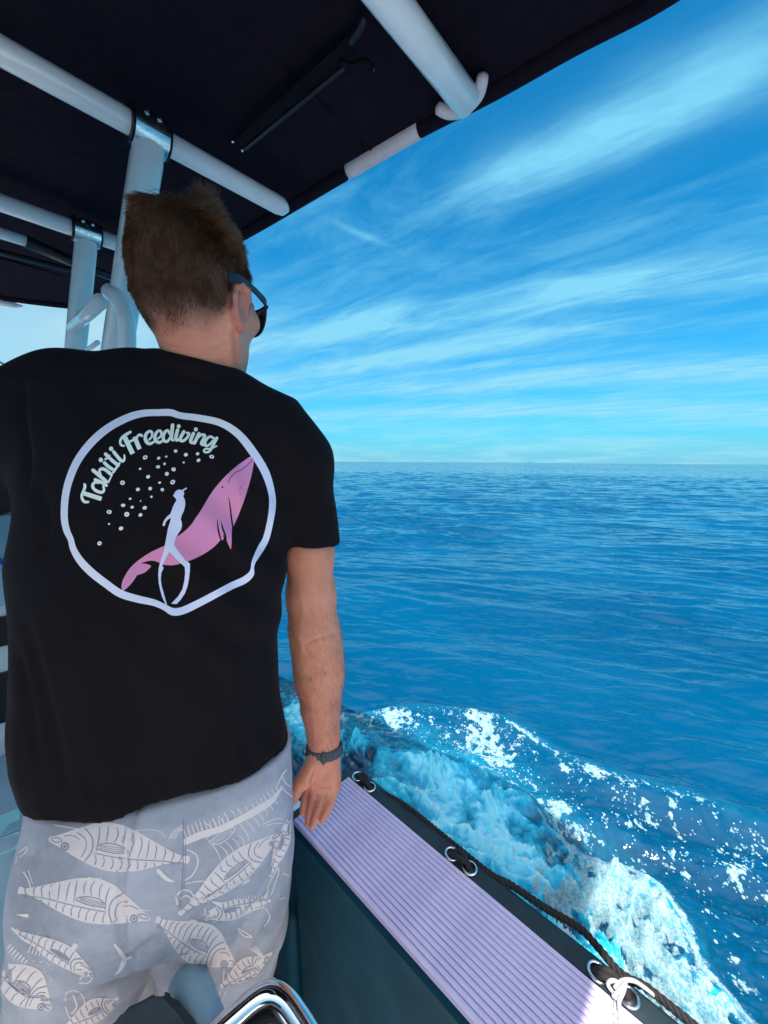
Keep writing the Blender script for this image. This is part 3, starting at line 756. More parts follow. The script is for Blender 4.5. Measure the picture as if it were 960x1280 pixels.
# ---- black laced rope and white cord on the gunwale
def twisted(pts, rad, pitch, name, m_, strands=3, sub=6):
    P = spline(pts, sub); mb = MB(); L = [0]
    for i in range(1, len(P)): L.append(L[-1]+(P[i]-P[i-1]).length)
    n = max(int(L[-1]/(pitch/9)), 8); xs = np.linspace(0, L[-1], n); arr = np.array([tuple(p) for p in P])
    C = np.stack([np.interp(xs, L, arr[:, k]) for k in range(3)], -1); C = [Vector(c) for c in C]
    for s in range(strands):
        q = []; up = None
        for i in range(n):
            t = (C[min(i+1, n-1)]-C[max(i-1, 0)]).normalized()
            up = t.orthogonal().normalized() if up is None else (up-t*up.dot(t)).normalized()
            a = 2*math.pi*(xs[i]/pitch + s/strands)
            q.append(C[i]+(up*math.cos(a)+t.cross(up)*math.sin(a))*rad*0.52)
        mb.tube(q, rad*0.56, 7)
    return mb.build(name, m_)
gz = CAM_Z+GUN
rope_px = [((470, 988), .004), ((505, 1006), .008), ((560, 1050), .006), ((612, 1092), .006), ((640, 1107), .005), ((680, 1134), .003), ((708, 1150), .001), ((729, 1164), .000), ((750, 1187), .000), ((772, 1213), .004), ((788, 1225), .006), ((806, 1233), .004), ((828, 1250), .004), ((858, 1274), .004), ((905, 1314), .004), ((960, 1368), .004)]
tag(twisted([at_z(x, y, gz+h) for (x, y), h in rope_px], 0.0058, 0.026, 'rope', M_ROPE), 'thick black twisted rope along the outer edge of the gunwale', 'rope')
for i, (a, b, lb) in enumerate(((0, 1, 'short black lashing through the farthest pair of eyelets'), (2, 3, 'short black lashing through the middle pair of eyelets'), (4, 5, 'short black lashing through the nearest pair of eyelets'))):
    p, q = eyes[a], eyes[b]; d = (q-p); s_ = Vector((0, 0, 1)).cross(d).normalized()*0.004
    mb = MB()
    for k in (-1, 1):
        mb.tube(spline([p+s_*k*0.6+Vector((0, 0, -0.012)), p+d*0.12+s_*k+Vector((0, 0, 0.006)), p+d*0.5+s_*k*(1.2)+Vector((0, 0, 0.011)), p+d*0.88-s_*k*0.2+Vector((0, 0, 0.006)), q-s_*k*0.6+Vector((0, 0, -0.012))], 6), 0.0050, 9)
    tag(mb.build('lashing', M_ROPE), lb, 'cord', 'black lashings through the eyelets')
ck = lambda x, y, h: at_z(x, y, gz+h)
mb = MB()
loop = [ck(766, 1240, .016), ck(760, 1231, .020), ck(764, 1226, .026), ck(772, 1228, .026), ck(776, 1240, .022), ck(770, 1248, .016), ck(766, 1240, .018)]
mb.tube(spline(loop, 6), 0.0026, 9)
mb.tube(spline([ck(768, 1236, .026), ck(778, 1226, .030), ck(792, 1226, .026), ck(805, 1234, .018), ck(816, 1243, .006), ck(824, 1249, -.01)], 6), 0.0027, 9)
mb.tube(spline([ck(766, 1246, .020), ck(776, 1236, .033), ck(782, 1228, .030), ck(779, 1240, .026), ck(774, 1252, .020), ck(775, 1270, .014), ck(776, 1300, .013)], 6), 0.0026, 9)
mb.tube(spline([ck(768, 1252, .014), ck(769, 1275, .013), ck(770, 1305, .013)], 5), 0.0018, 7)
tag(mb.build('white_cord', M_CORD), 'thin white cord knotted round the nearest eyelet', 'cord')
# ------------------------------------------------------------------ person
class Field:
    """a signed distance grid; shapes are blended in, then skinned"""
    def __init__(s, lo, hi, h):
        s.lo = np.array(lo, float); s.h = h; s.n = np.ceil((np.array(hi)-s.lo)/h).astype(int)+1
        s.a = np.full(s.n, 0.05, np.float32)
    def sub(s, lo, hi):
        i0 = np.maximum(np.floor((np.array(lo)-s.lo)/s.h).astype(int), 0); i1 = np.minimum(np.ceil((np.array(hi)-s.lo)/s.h).astype(int)+1, s.n)
        if (i1 <= i0).any(): return None
        g = np.meshgrid(*[s.lo[k]+s.h*np.arange(i0[k], i1[k]) for k in range(3)], indexing='ij')
        return (slice(i0[0], i1[0]), slice(i0[1], i1[1]), slice(i0[2], i1[2])), np.stack(g, -1)
    def put(s, fn, lo, hi, k=0.0, op='add', mg=None):
        mg = (k + 4*s.h) if mg is None else mg
        r = s.sub(np.array(lo)-mg, np.array(hi)+mg)
        if r is None: return
        sl, p = r; d = fn(p).astype(np.float32); a = s.a[sl]
        if op == 'add':
            if k > 0:
                t = np.maximum(k-np.abs(a-d), 0)/k; s.a[sl] = np.minimum(a, d)-t*t*k*0.25
            else: s.a[sl] = np.minimum(a, d)
        else:
            d = -d
            if k > 0:
                t = np.maximum(k-np.abs(a-d), 0)/k; s.a[sl] = np.maximum(a, d)+t*t*k*0.25
            else: s.a[sl] = np.maximum(a, d)
    def rc(s, a, b, ra, rb, k=0.01, op='add', flat=None, cut=None):
        a = np.array(a, float); b = np.array(b, float); ab = b-a; L2 = max(ab@ab, 1e-12)
        def f(p):
            q = p-a; t = np.clip((q@ab)/L2, 0, 1); w_ = q-t[..., None]*ab
            if flat is not None:                      # squash across one direction
                n, g = flat; n = np.array(n); w_ = w_+((w_@n)*(1/g-1))[..., None]*n
            d = np.linalg.norm(w_, axis=-1)-(ra+(rb-ra)*t)
            if cut is not None: d = np.maximum(d, (p-np.array(cut[0]))@np.array(cut[1]))
            return d
        m_ = max(ra, rb)
        s.put(f, np.minimum(a, b)-m_, np.maximum(a, b)+m_, k, op)
    def chain(s, pts, rs, k=0.006, op='add', flat=None):
        for i in range(len(pts)-1): s.rc(pts[i], pts[i+1], rs[i], rs[i+1], k, op, flat)
    def ell(s, c, r, k=0.01, op='add', M=None):
        c = np.array(c, float); r = np.array(r, float); M_ = np.eye(3) if M is None else np.array(M)
        def f(p):
            q = (p-c)@M_
            k0 = np.linalg.norm(q/r, axis=-1); k1 = np.linalg.norm(q/(r*r), axis=-1)
            return k0*(k0-1)/np.maximum(k1, 1e-9)
        m_ = r.max(); s.put(f, c-m_, c+m_, k, op)
    def loft(s, zs, cx, cy, a, b, rot, n=2.4, k=0.01):
        """stacked super-ellipses along z (zs increasing)"""
        zs = np.array(zs)
        def f(p):
            z = p[..., 2]; I = lambda arr: np.interp(z, zs, arr)
            dx = p[..., 0]-I(cx); dy = p[..., 1]-I(cy); ro = I(rot); c_, s_ = np.cos(ro), np.sin(ro)
            u = dx*c_+dy*s_; v = -dx*s_+dy*c_
            q = (np.abs(u/I(a))**n+np.abs(v/I(b))**n)**(1/n); rr_ = np.sqrt(u*u+v*v)
            d = rr_*(1-1/np.maximum(q, 1e-3)); d = np.where(q < 0.3, -0.04, d)
            return np.maximum(d, np.maximum(zs[0]-z, z-zs[-1]))
        m_ = max(np.max(a), np.max(b))
        s.put(f, (min(cx)-m_, min(cy)-m_, zs[0]), (max(cx)+m_, max(cy)+m_, zs[-1]), k)
    def skin(s):
        g = vdb.FloatGrid(background=0.05); g.copyFromArray(np.clip(s.a, -0.05, 0.05))
        p, q = g.convertToQuads(0.0)
        return p*s.h+s.lo, q[:, ::-1].astype(np.int64)
def vnormals(v, q):
    n = np.cross(v[q[:, 2]]-v[q[:, 0]], v[q[:, 3]]-v[q[:, 1]]); N = np.zeros_like(v)
    for k in range(4): np.add.at(N, q[:, k], n)
    return N/np.maximum(np.linalg.norm(N, axis=1, keepdims=True), 1e-12)
def relax(v, q, it=2, lam=0.5):
    e = np.concatenate([q[:, [0, 1]], q[:, [1, 2]], q[:, [2, 3]], q[:, [3, 0]]])
    for _ in range(it):
        s_ = np.zeros_like(v); c = np.zeros(len(v))
        np.add.at(s_, e[:, 0], v[e[:, 1]]); np.add.at(c, e[:, 0], 1)
        v = v+(s_/np.maximum(c, 1)[:, None]-v)*lam
    return v
def outward(v, q):
    """make the winding face outwards"""
    c = v[q].mean(1); n = np.cross(v[q[:, 2]]-v[q[:, 0]], v[q[:, 3]]-v[q[:, 1]])
    return q if (n*(c-v.mean(0))).sum() > 0 else q[:, ::-1]
def W3(x, y, h): return np.array((x, y, CAM_Z+h))
def PY(px, py, y): return np.array(at_y(px, py, y))

def fit_ring(h, Yc, b, rot, left, right, n):
    """half width and centre of a ring at height h whose outline meets the left and right outline seen"""
    a, cx = 0.2, -0.39; an = np.linspace(0, 2*np.pi, 72)
    for _ in range(14):
        ca, sa = np.cos(an), np.sin(an); q = (np.abs(ca)**n+np.abs(sa)**n)**(-1/n)
        u, v = a*ca*q, b*sa*q
        X = cx+u*math.cos(rot)-v*math.sin(rot); Y = Yc+u*math.sin(rot)+v*math.cos(rot)
        P = [proj((x, y, CAM_Z+h)) for x, y in zip(X, Y)]
        iL = min(range(72), key=lambda i: P[i][0]); iR = max(range(72), key=lambda i: P[i][0])
        tL = interp(P[iL][1], *left); tR = interp(P[iR][1], *right)
        eL = (tL-P[iL][0])*Y[iL]/480; eR = (tR-P[iR][0])*Y[iR]/480
        a = max(a+(eR-eL)/2*0.8, 0.02); cx += (eR+eL)/2*0.8
    return a, cx
def outline(t): return [p[0] for p in t], [p[1] for p in t]
ROT = math.radians(20)
def lofted(F_, levels, left, right, n, rotf, k):
    zs, cx, cy, aa, bb, ro = [], [], [], [], [], []
    for h, Yc, b in levels:
        a, c = fit_ring(h, Yc, b, rotf, left, right, n)
        zs.append(CAM_Z+h); cx.append(c); cy.append(Yc); aa.append(a); bb.append(b); ro.append(rotf)
    F_.loft(zs, cx, cy, aa, bb, ro, n, k)
    return zs, cx, cy, aa, bb

def press(v, q, lines, sel=None):
    """push creases into a surface along lines seen from the front: (points, depth, width in photo pixels)"""
    n = vnormals(v, q); Q = v-np.array(CO); C_ = Q@np.array(CM)
    pxs = 480-FPX*C_[:, 0]/C_[:, 2]; pys = 640+FPX*C_[:, 1]/C_[:, 2]; facing = (n*Q).sum(1) < 0
    if sel is not None: facing &= sel
    tot = np.zeros(len(v))
    for cr, dep, wd in lines:
        P = np.array([(p.x, p.y) for p in spline([Vector((x, y, 0)) for x, y in cr], 10)]); k = len(P)
        lo, hi = P.min(0)-4*wd, P.max(0)+4*wd
        ids = np.where(facing & (pxs > lo[0]) & (pxs < hi[0]) & (pys > lo[1]) & (pys < hi[1]))[0]
        d2 = (pxs[ids][:, None]-P[None, :, 0])**2+(pys[ids][:, None]-P[None, :, 1])**2; j = d2.argmin(1); t = j/(k-1)
        tot[ids] += dep*np.exp(-d2.min(1)/wd**2)*np.clip(np.minimum(t, 1-t)*5, 0.15, 1)
    return v-n*tot[:, None], tot
def skin_material():
    m_ = bpy.data.materials.new('skin'); m_.use_nodes = True
    t = NT(m_.node_tree); b = t.n['Principled BSDF']
    co = t.node('ShaderNodeTexCoord').outputs['Object']
    sc_ = t.node('ShaderNodeAttribute', attribute_name='scalp').outputs['Fac']
    rd = t.node('ShaderNodeAttribute', attribute_name='flush_shade').outputs['Fac']
    n1 = t.noise(co, 26, 5, 0.65); n2 = t.noise(co, 150, 3, 0.6); n3 = t.noise(co, 9, 3, 0.5)
    c = t.mix(t.ramp(n1, 0.3, 0.7), (0.68, 0.235, 0.138), (0.77, 0.315, 0.195))
    c = t.mix(t.m('MULTIPLY', t.ramp(n2, 0.58, 0.75), 0.35), c, (0.36, 0.14, 0.09))
    c = t.mix(t.m('MULTIPLY', t.ramp(n3, 0.45, 0.7), 0.35), c, (0.56, 0.23, 0.16))
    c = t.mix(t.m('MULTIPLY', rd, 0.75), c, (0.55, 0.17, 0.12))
    c = t.mix(t.m('MULTIPLY', sc_, 0.9), c, (0.06, 0.026, 0.014))
    t.l.new(c, b.inputs['Base Color'])
    t.put(b.inputs['Roughness'], t.ramp(n1, 0.3, 0.7, 0.46, 0.60))
    b.inputs['Subsurface Weight'].default_value = 0.12; b.inputs['Subsurface Radius'].default_value = (0.012, 0.004, 0.002); b.inputs['Subsurface Scale'].default_value = 0.6
    bp = t.node('ShaderNodeBump'); bp.inputs['Strength'].default_value = 0.35; bp.inputs['Distance'].default_value = 0.0012
    t.l.new(t.m('ADD', n2, t.m('MULTIPLY', t.noise(co, 420, 3, 0.6), 0.6)), bp.inputs['Height']); t.l.new(bp.outputs[0], b.inputs['Normal'])
    return m_
M_SKIN = skin_material()
person = empty('person', Vector((-0.47, 0.62, CAM_Z+FLOOR)), 'man in black printed t-shirt and fish patterned shorts standing at the gunwale', 'person')

# ---- head frame
HC = W3(-0.302, 0.665, 0.262)
hy = math.radians(12); hp_ = math.radians(-3)
HF = np.array((math.sin(hy)*math.cos(hp_), math.cos(hy)*math.cos(hp_), math.sin(hp_))); HRt = np.array((math.cos(hy), -math.sin(hy), 0.0)); HU = np.cross(HRt, HF)
HM = np.stack([HRt, HF, HU], 1)                       # columns: right, front, up
def hd(x, y, z): return HC+HM@np.array((x, y, z))
def rotm(axis, deg): return np.array(Matrix.Rotation(math.radians(deg), 3, axis))

def build_body():
    F_ = Field(W3(-1.06, 0.36, -1.47), W3(0.0, 0.98, 0.43), 0.003)
    # head
    F_.ell(hd(0, -0.018, 0.036), (0.0765, 0.096, 0.084), 0.01, M=HM)
    F_.ell(hd(0, 0.024, -0.022), (0.066, 0.072, 0.088), 0.03, M=HM)
    F_.ell(hd(0.003, -0.045, -0.022), (0.059, 0.056, 0.055), 0.03, M=HM)
    for s in (-1, 1): F_.rc(hd(0.050*s if s > 0 else -0.034, -0.002, -0.062), hd(0.014*s, 0.072, -0.104), 0.021, 0.019, 0.022)
    F_.ell(hd(0, 0.03, -0.075), (0.050, 0.055, 0.038), 0.02, M=HM)
    for s in (-1, 1): F_.ell(hd(0.047*s, 0.058, -0.018), (0.022, 0.026, 0.020), 0.018, M=HM)
    F_.rc(hd(-0.036, 0.086, 0.020), hd(0.036, 0.086, 0.020), 0.010, 0.010, 0.014)
    for s in (-1, 1): F_.ell(hd(0.032*s, 0.099, 0.001), (0.018, 0.014, 0.011), 0.012, 'sub', HM)
    for s in (-1, 1): F_.ell(hd(0.032*s, 0.078, 0.001), (0.0125, 0.0125, 0.0125), 0.003, M=HM)
    F_.rc(hd(0, 0.090, 0.012), hd(0, 0.112, -0.030), 0.007, 0.0115, 0.010)
    for s in (-1, 1): F_.ell(hd(0.0115*s, 0.101, -0.033), (0.008, 0.010, 0.008), 0.006, M=HM)
    F_.rc(hd(-0.018, 0.089, -0.058), hd(0.018, 0.089, -0.058), 0.006, 0.006, 0.006); F_.rc(hd(-0.016, 0.088, -0.069), hd(0.016, 0.088, -0.069), 0.0065, 0.0065, 0.006)
    F_.rc(hd(-0.020, 0.098, -0.0635), hd(0.020, 0.098, -0.0635), 0.0022, 0.0022, 0.002, 'sub')
    # ears, set out from the head, seen from behind
    for s in (-1, 1):
        E_ = HM@rotm('Z', -17*s)@rotm('X', -8)
        c = hd(0.080, -0.012, -0.026) if s > 0 else hd(-0.0675, 0.004, -0.012)
        ep = lambda x, y, z: c+E_@np.array((x*s, y, z))
        F_.ell(ep(0.004, 0.000, 0.000), (0.0062, 0.0145, 0.028), 0.006, M=E_)
        rim = [(0.006, 0.012, 0.016), (0.008, 0.004, 0.029), (0.009, -0.009, 0.030), (0.011, -0.018, 0.020), (0.011, -0.0195, 0.005), (0.009, -0.015, -0.012), (0.006, -0.006, -0.026), (0.003, 0.004, -0.031)]
        F_.chain([ep(*r_) for r_ in rim], [0.0038, 0.0042, 0.0045, 0.0046, 0.0045, 0.0046, 0.0062, 0.0058], 0.004)
        F_.ell(ep(0.012, 0.001, -0.002), (0.006, 0.010, 0.015), 0.004, 'sub', E_)
    # neck and the torso under the shirt
    nb = W3(-0.316, 0.687, 0.10)
    F_.rc(hd(0.006, -0.030, -0.045), nb+np.array((0.006, 0, 0)), 0.0505, 0.0545, 0.028)
    
    for s, r_ in ((-1, 0.011), (1, 0.011)): F_.rc(hd(0.056 if s > 0 else -0.036, -0.02, -0.05), W3(-0.316+0.03*s, 0.72, 0.08), 0.014, r_, 0.025)
    F_.rc(W3(-0.335, 0.675, 0.02), W3(-0.385, 0.60, -0.42), 0.075, 0.09, 0.04)
    F_.rc(W3(-0.52, 0.63, 0.07), W3(-0.185, 0.705, 0.02), 0.058, 0.056, 0.03)
    for s in (-1, 1): F_.rc(W3(-0.395+0.075*s, 0.59+0.025*s, -0.50), W3(-0.395+0.085*s, 0.59+0.03*s, -0.66), 0.075, 0.080, 0.04)
    # legs and bare feet
    for hip, knee, ank, toe in ((W3(-0.47, 0.575, -0.66), W3(-0.60, 0.60, -0.97), W3(-0.62, 0.60, -1.39), (-0.06, 0.16)),
                                (W3(-0.33, 0.60, -0.66), W3(-0.365, 0.64, -0.97), W3(-0.35, 0.63, -1.39), (0.03, 0.18))):
        F_.rc(hip, knee, 0.078, 0.054, 0.02); calf = knee*0.68+ank*0.32+np.array((0, -0.012, 0))
        F_.rc(knee, calf, 0.052, 0.055, 0.02); F_.rc(calf, ank, 0.054, 0.036, 0.02)
        heel = ank+np.array((-toe[0]*0.25, -toe[1]*0.25, -0.038)); ball = ank+np.array((toe[0]*0.75, toe[1]*0.75, -0.048))
        F_.rc(heel, ball, 0.028, 0.024, 0.02); F_.rc(ank, ball, 0.034, 0.022, 0.02)
        sd = np.array((toe[1], -toe[0], 0)); sd = sd/np.linalg.norm(sd); fwd_ = np.array((toe[0], toe[1], 0))/np.linalg.norm(toe)
        for i in range(5):
            o = sd*(i-2)*0.0165; F_.rc(ball+o, ball+o*1.15+fwd_*(0.062-abs(i-1.2)*0.007)+np.array((0, 0, -0.008)), 0.014, 0.009, 0.004)
    # right arm, hanging with the palm turned back
    A = [PY(384, 640, .735), PY(387, 690, .735), PY(389, 745, .732), PY(392, 785, .725), PY(394.5, 812, .722), PY(397, 845, .716), PY(401, 885, .703), PY(404.5, 918, .692), PY(406, 942, .684)]
    rA = [.048, .0445, .0455, .0450, .0435, .0425, .0345, .0285, .0262]
    F_.rc(W3(-0.165, 0.722, 0.005), A[0], 0.058, 0.050, 0.03)
    F_.chain(A, rA, 0.02)
    F_.ell(PY(401, 800, .745), (0.033, 0.03, 0.05), 0.03)
    F_.ell(PY(412, 838, .712), (0.022, 0.024, 0.055), 0.03)
    # hand
    Wr = A[-1]
    Yh = 0.668
    kn = [PY(386, 981, Yh+0.004), PY(396, 985, Yh-0.002), PY(407, 988, Yh), PY(417.5, 987, Yh+0.008)]      # finger roots, index to little
    for i, (kk, r_) in enumerate(zip(kn, (.0125, .0128, .0125, .0115))):
        F_.rc(Wr+np.array(((i-1.5)*0.009, 0.002, -0.008)), kk, 0.0165, r_, 0.012)
    F_.ell((Wr*0.42+kn[3]*0.58)+np.array((0.004, -0.006, 0.0)), (0.016, 0.014, 0.032), 0.012)               # heel of the hand
    F_.rc(PY(393, 955, Yh-0.004), PY(380, 976, Yh-0.012), 0.0185, 0.0150, 0.014)                             # ball of the thumb
    th = [PY(384, 966, Yh-0.010), PY(374.5, 980, Yh-0.016), PY(369.5, 991, Yh-0.018), PY(367.5, 1000, Yh-0.018)]
    F_.chain(th, [.0140, .0118, .0105, .0078], 0.005)
    fin = [([kn[0], PY(382, 997, Yh-0.010), PY(379.5, 1009, Yh-0.022), PY(378.3, 1016, Yh-0.030)], [.0108, .0096, .0086, .0068]),
           ([kn[1], PY(390, 1006, Yh-0.016), PY(386.5, 1021, Yh-0.032), PY(384.5, 1031, Yh-0.042)], [.0112, .0098, .0088, .0068]),
           ([kn[2], PY(400, 1009, Yh-0.018), PY(394, 1024, Yh-0.034), PY(390.5, 1033, Yh-0.043)], [.0108, .0095, .0085, .0067]),
           ([kn[3], PY(412.5, 1006, Yh-0.010), PY(407, 1018, Yh-0.024), PY(402.5, 1026, Yh-0.034)], [.0100, .0087, .0078, .0062])]
    for (pts, rs), st in zip(fin, (0.009, 0.004, -0.001, -0.006)):
        pts = [pts[0]]+[np.array(CO)+(p-np.array(CO))*(1+st*1.5) for p in pts[1:]]
        F_.chain(pts, [r_*0.90 for r_ in rs], 0.0018)
    # palm hollow and the lines that cross it
    F_.ell(PY(402, 976, Yh-0.030), (0.018, 0.014, 0.018), 0.014, 'sub')
    for cr, off in (([(395, 962), (392, 972), (386, 980)], 0.0185), ([(394, 979), (404, 985), (416, 985)], 0.0155)):
        F_.chain([PY(x, y, Yh-off+0.001) for x, y in cr], [0.0014]*3, 0.004, 'sub')
    # left arm reaching forward to the console
    La = [W3(-0.545, 0.63, 0.05), W3(-0.76, 0.645, -0.07), W3(-0.84, 0.70, -0.17), W3(-0.89, 0.79, -0.145), W3(-0.92, 0.85, -0.118)]
    F_.chain(La, [.056, .048, .042, .036, .026], 0.02)
    hb = La[-1]; d = np.array((-0.45, 0.85, -0.05)); d /= np.linalg.norm(d); sdv = np.array((d[1], -d[0], 0))
    for i in range(4):
        o = sdv*(i-1.5)*0.019; F_.rc(hb+o*0.6, hb+o+d*0.07, 0.016, 0.0125, 0.012)
        F_.chain([hb+o+d*0.07, hb+o*1.05+d*(0.105-abs(i-1.3)*0.006), hb+o*1.05+d*(0.128-abs(i-1.3)*0.008)+np.array((0, 0, -0.018))], [.0105, .0092, .007], 0.003)
    F_.chain([hb+sdv*0.02+d*0.01, hb+sdv*0.045+d*0.045, hb+sdv*0.05+d*0.075], [.015, .0115, .0085], 0.006)
    v, q = F_.skin(); v = relax(v, q, 2, 0.4); q = outward(v, q)
    # creases of the elbow and wrist pressed into the skin
    arm = (v[:, 0] > -0.24) & (v[:, 2] < CAM_Z-0.2) & (v[:, 2] > CAM_Z-0.85) & (v[:, 1] > 0.55)
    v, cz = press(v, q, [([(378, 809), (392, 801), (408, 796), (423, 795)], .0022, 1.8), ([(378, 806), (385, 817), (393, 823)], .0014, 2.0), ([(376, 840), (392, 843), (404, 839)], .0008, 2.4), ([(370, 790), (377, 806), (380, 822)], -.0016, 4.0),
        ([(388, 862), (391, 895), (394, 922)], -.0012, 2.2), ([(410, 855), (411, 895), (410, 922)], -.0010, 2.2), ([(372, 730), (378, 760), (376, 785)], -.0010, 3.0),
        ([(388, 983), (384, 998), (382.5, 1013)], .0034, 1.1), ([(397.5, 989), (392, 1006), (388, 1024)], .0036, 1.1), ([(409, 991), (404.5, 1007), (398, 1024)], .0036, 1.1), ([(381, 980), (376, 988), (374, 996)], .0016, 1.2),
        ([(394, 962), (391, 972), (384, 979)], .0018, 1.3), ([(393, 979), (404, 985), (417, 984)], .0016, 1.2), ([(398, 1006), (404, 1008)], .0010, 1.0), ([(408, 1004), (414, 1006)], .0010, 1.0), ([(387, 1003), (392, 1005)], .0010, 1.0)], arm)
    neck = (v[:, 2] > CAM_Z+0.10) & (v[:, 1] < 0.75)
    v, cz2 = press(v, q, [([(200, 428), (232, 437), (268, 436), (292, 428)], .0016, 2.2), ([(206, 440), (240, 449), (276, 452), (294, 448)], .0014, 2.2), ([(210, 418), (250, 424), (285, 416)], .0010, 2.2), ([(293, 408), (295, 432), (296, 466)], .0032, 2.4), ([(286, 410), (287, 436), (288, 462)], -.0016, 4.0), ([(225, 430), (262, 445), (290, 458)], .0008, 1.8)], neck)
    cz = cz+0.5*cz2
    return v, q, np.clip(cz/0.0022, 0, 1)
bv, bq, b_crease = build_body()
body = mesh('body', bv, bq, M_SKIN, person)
hl = (bv-HC)@HM; BN = vnormals(bv, bq)
def scalp_mask(h):
    x, y, z = h[:, 0], h[:, 1], h[:, 2]
    jag = 0.004*fbm(x*60, y*60, z*60, 3, 5)
    # hairline: nape behind, over the ears at the sides, forehead in front
    line = np.interp(y, [-0.12, -0.075, -0.045, -0.02, 0.012, 0.03, 0.045, 0.065, 0.085], [-0.072, -0.066, -0.050, 0.004, -0.001, -0.022, 0.046, 0.078, 0.088])+jag
    back = sstep(-y, 0.02, 0.06); return sstep(z-line, -0.014-0.020*back, 0.016+0.012*back)*(z > -0.105)
is_head = (hl[:, 2] > -0.12) & (np.abs(hl[:, 0]) < 0.105) & (np.abs(hl[:, 1]) < 0.13)
scalp = np.where(is_head, scalp_mask(hl), 0)
earm = is_head & (np.abs(hl[:, 0]) > 0.0765) & (hl[:, 2] < 0.010) & (hl[:, 1] < 0.02)
scalp[earm] = 0
flush_shade = np.zeros(len(bv)); flush_shade[earm] = 0.9
nk = is_head & (hl[:, 1] < -0.02) & (hl[:, 2] < -0.05); flush_shade[nk] = np.maximum(flush_shade[nk], 0.45*sstep(-hl[nk, 1], 0.02, 0.06))
cr_ = np.array([proj(p) for p in bv[::1]]) if False else None
hm = (bv[:, 0] > -0.22) & (bv[:, 2] < CAM_Z-0.36) & (bv[:, 1] > 0.55); flush_shade[hm] = np.maximum(flush_shade[hm], 0.35*sstep(CAM_Z-0.39-bv[hm, 2], 0, 0.08))
flush_shade = np.clip(flush_shade+0.8*b_crease, 0, 1)  # darker red along creases: real flush plus shade painted into the folds
for nm, arr in (('scalp', scalp), ('flush_shade', flush_shade)):
    at = body.data.attributes.new(nm, 'FLOAT', 'POINT'); at.data.foreach_set('value', arr.astype(np.float32))

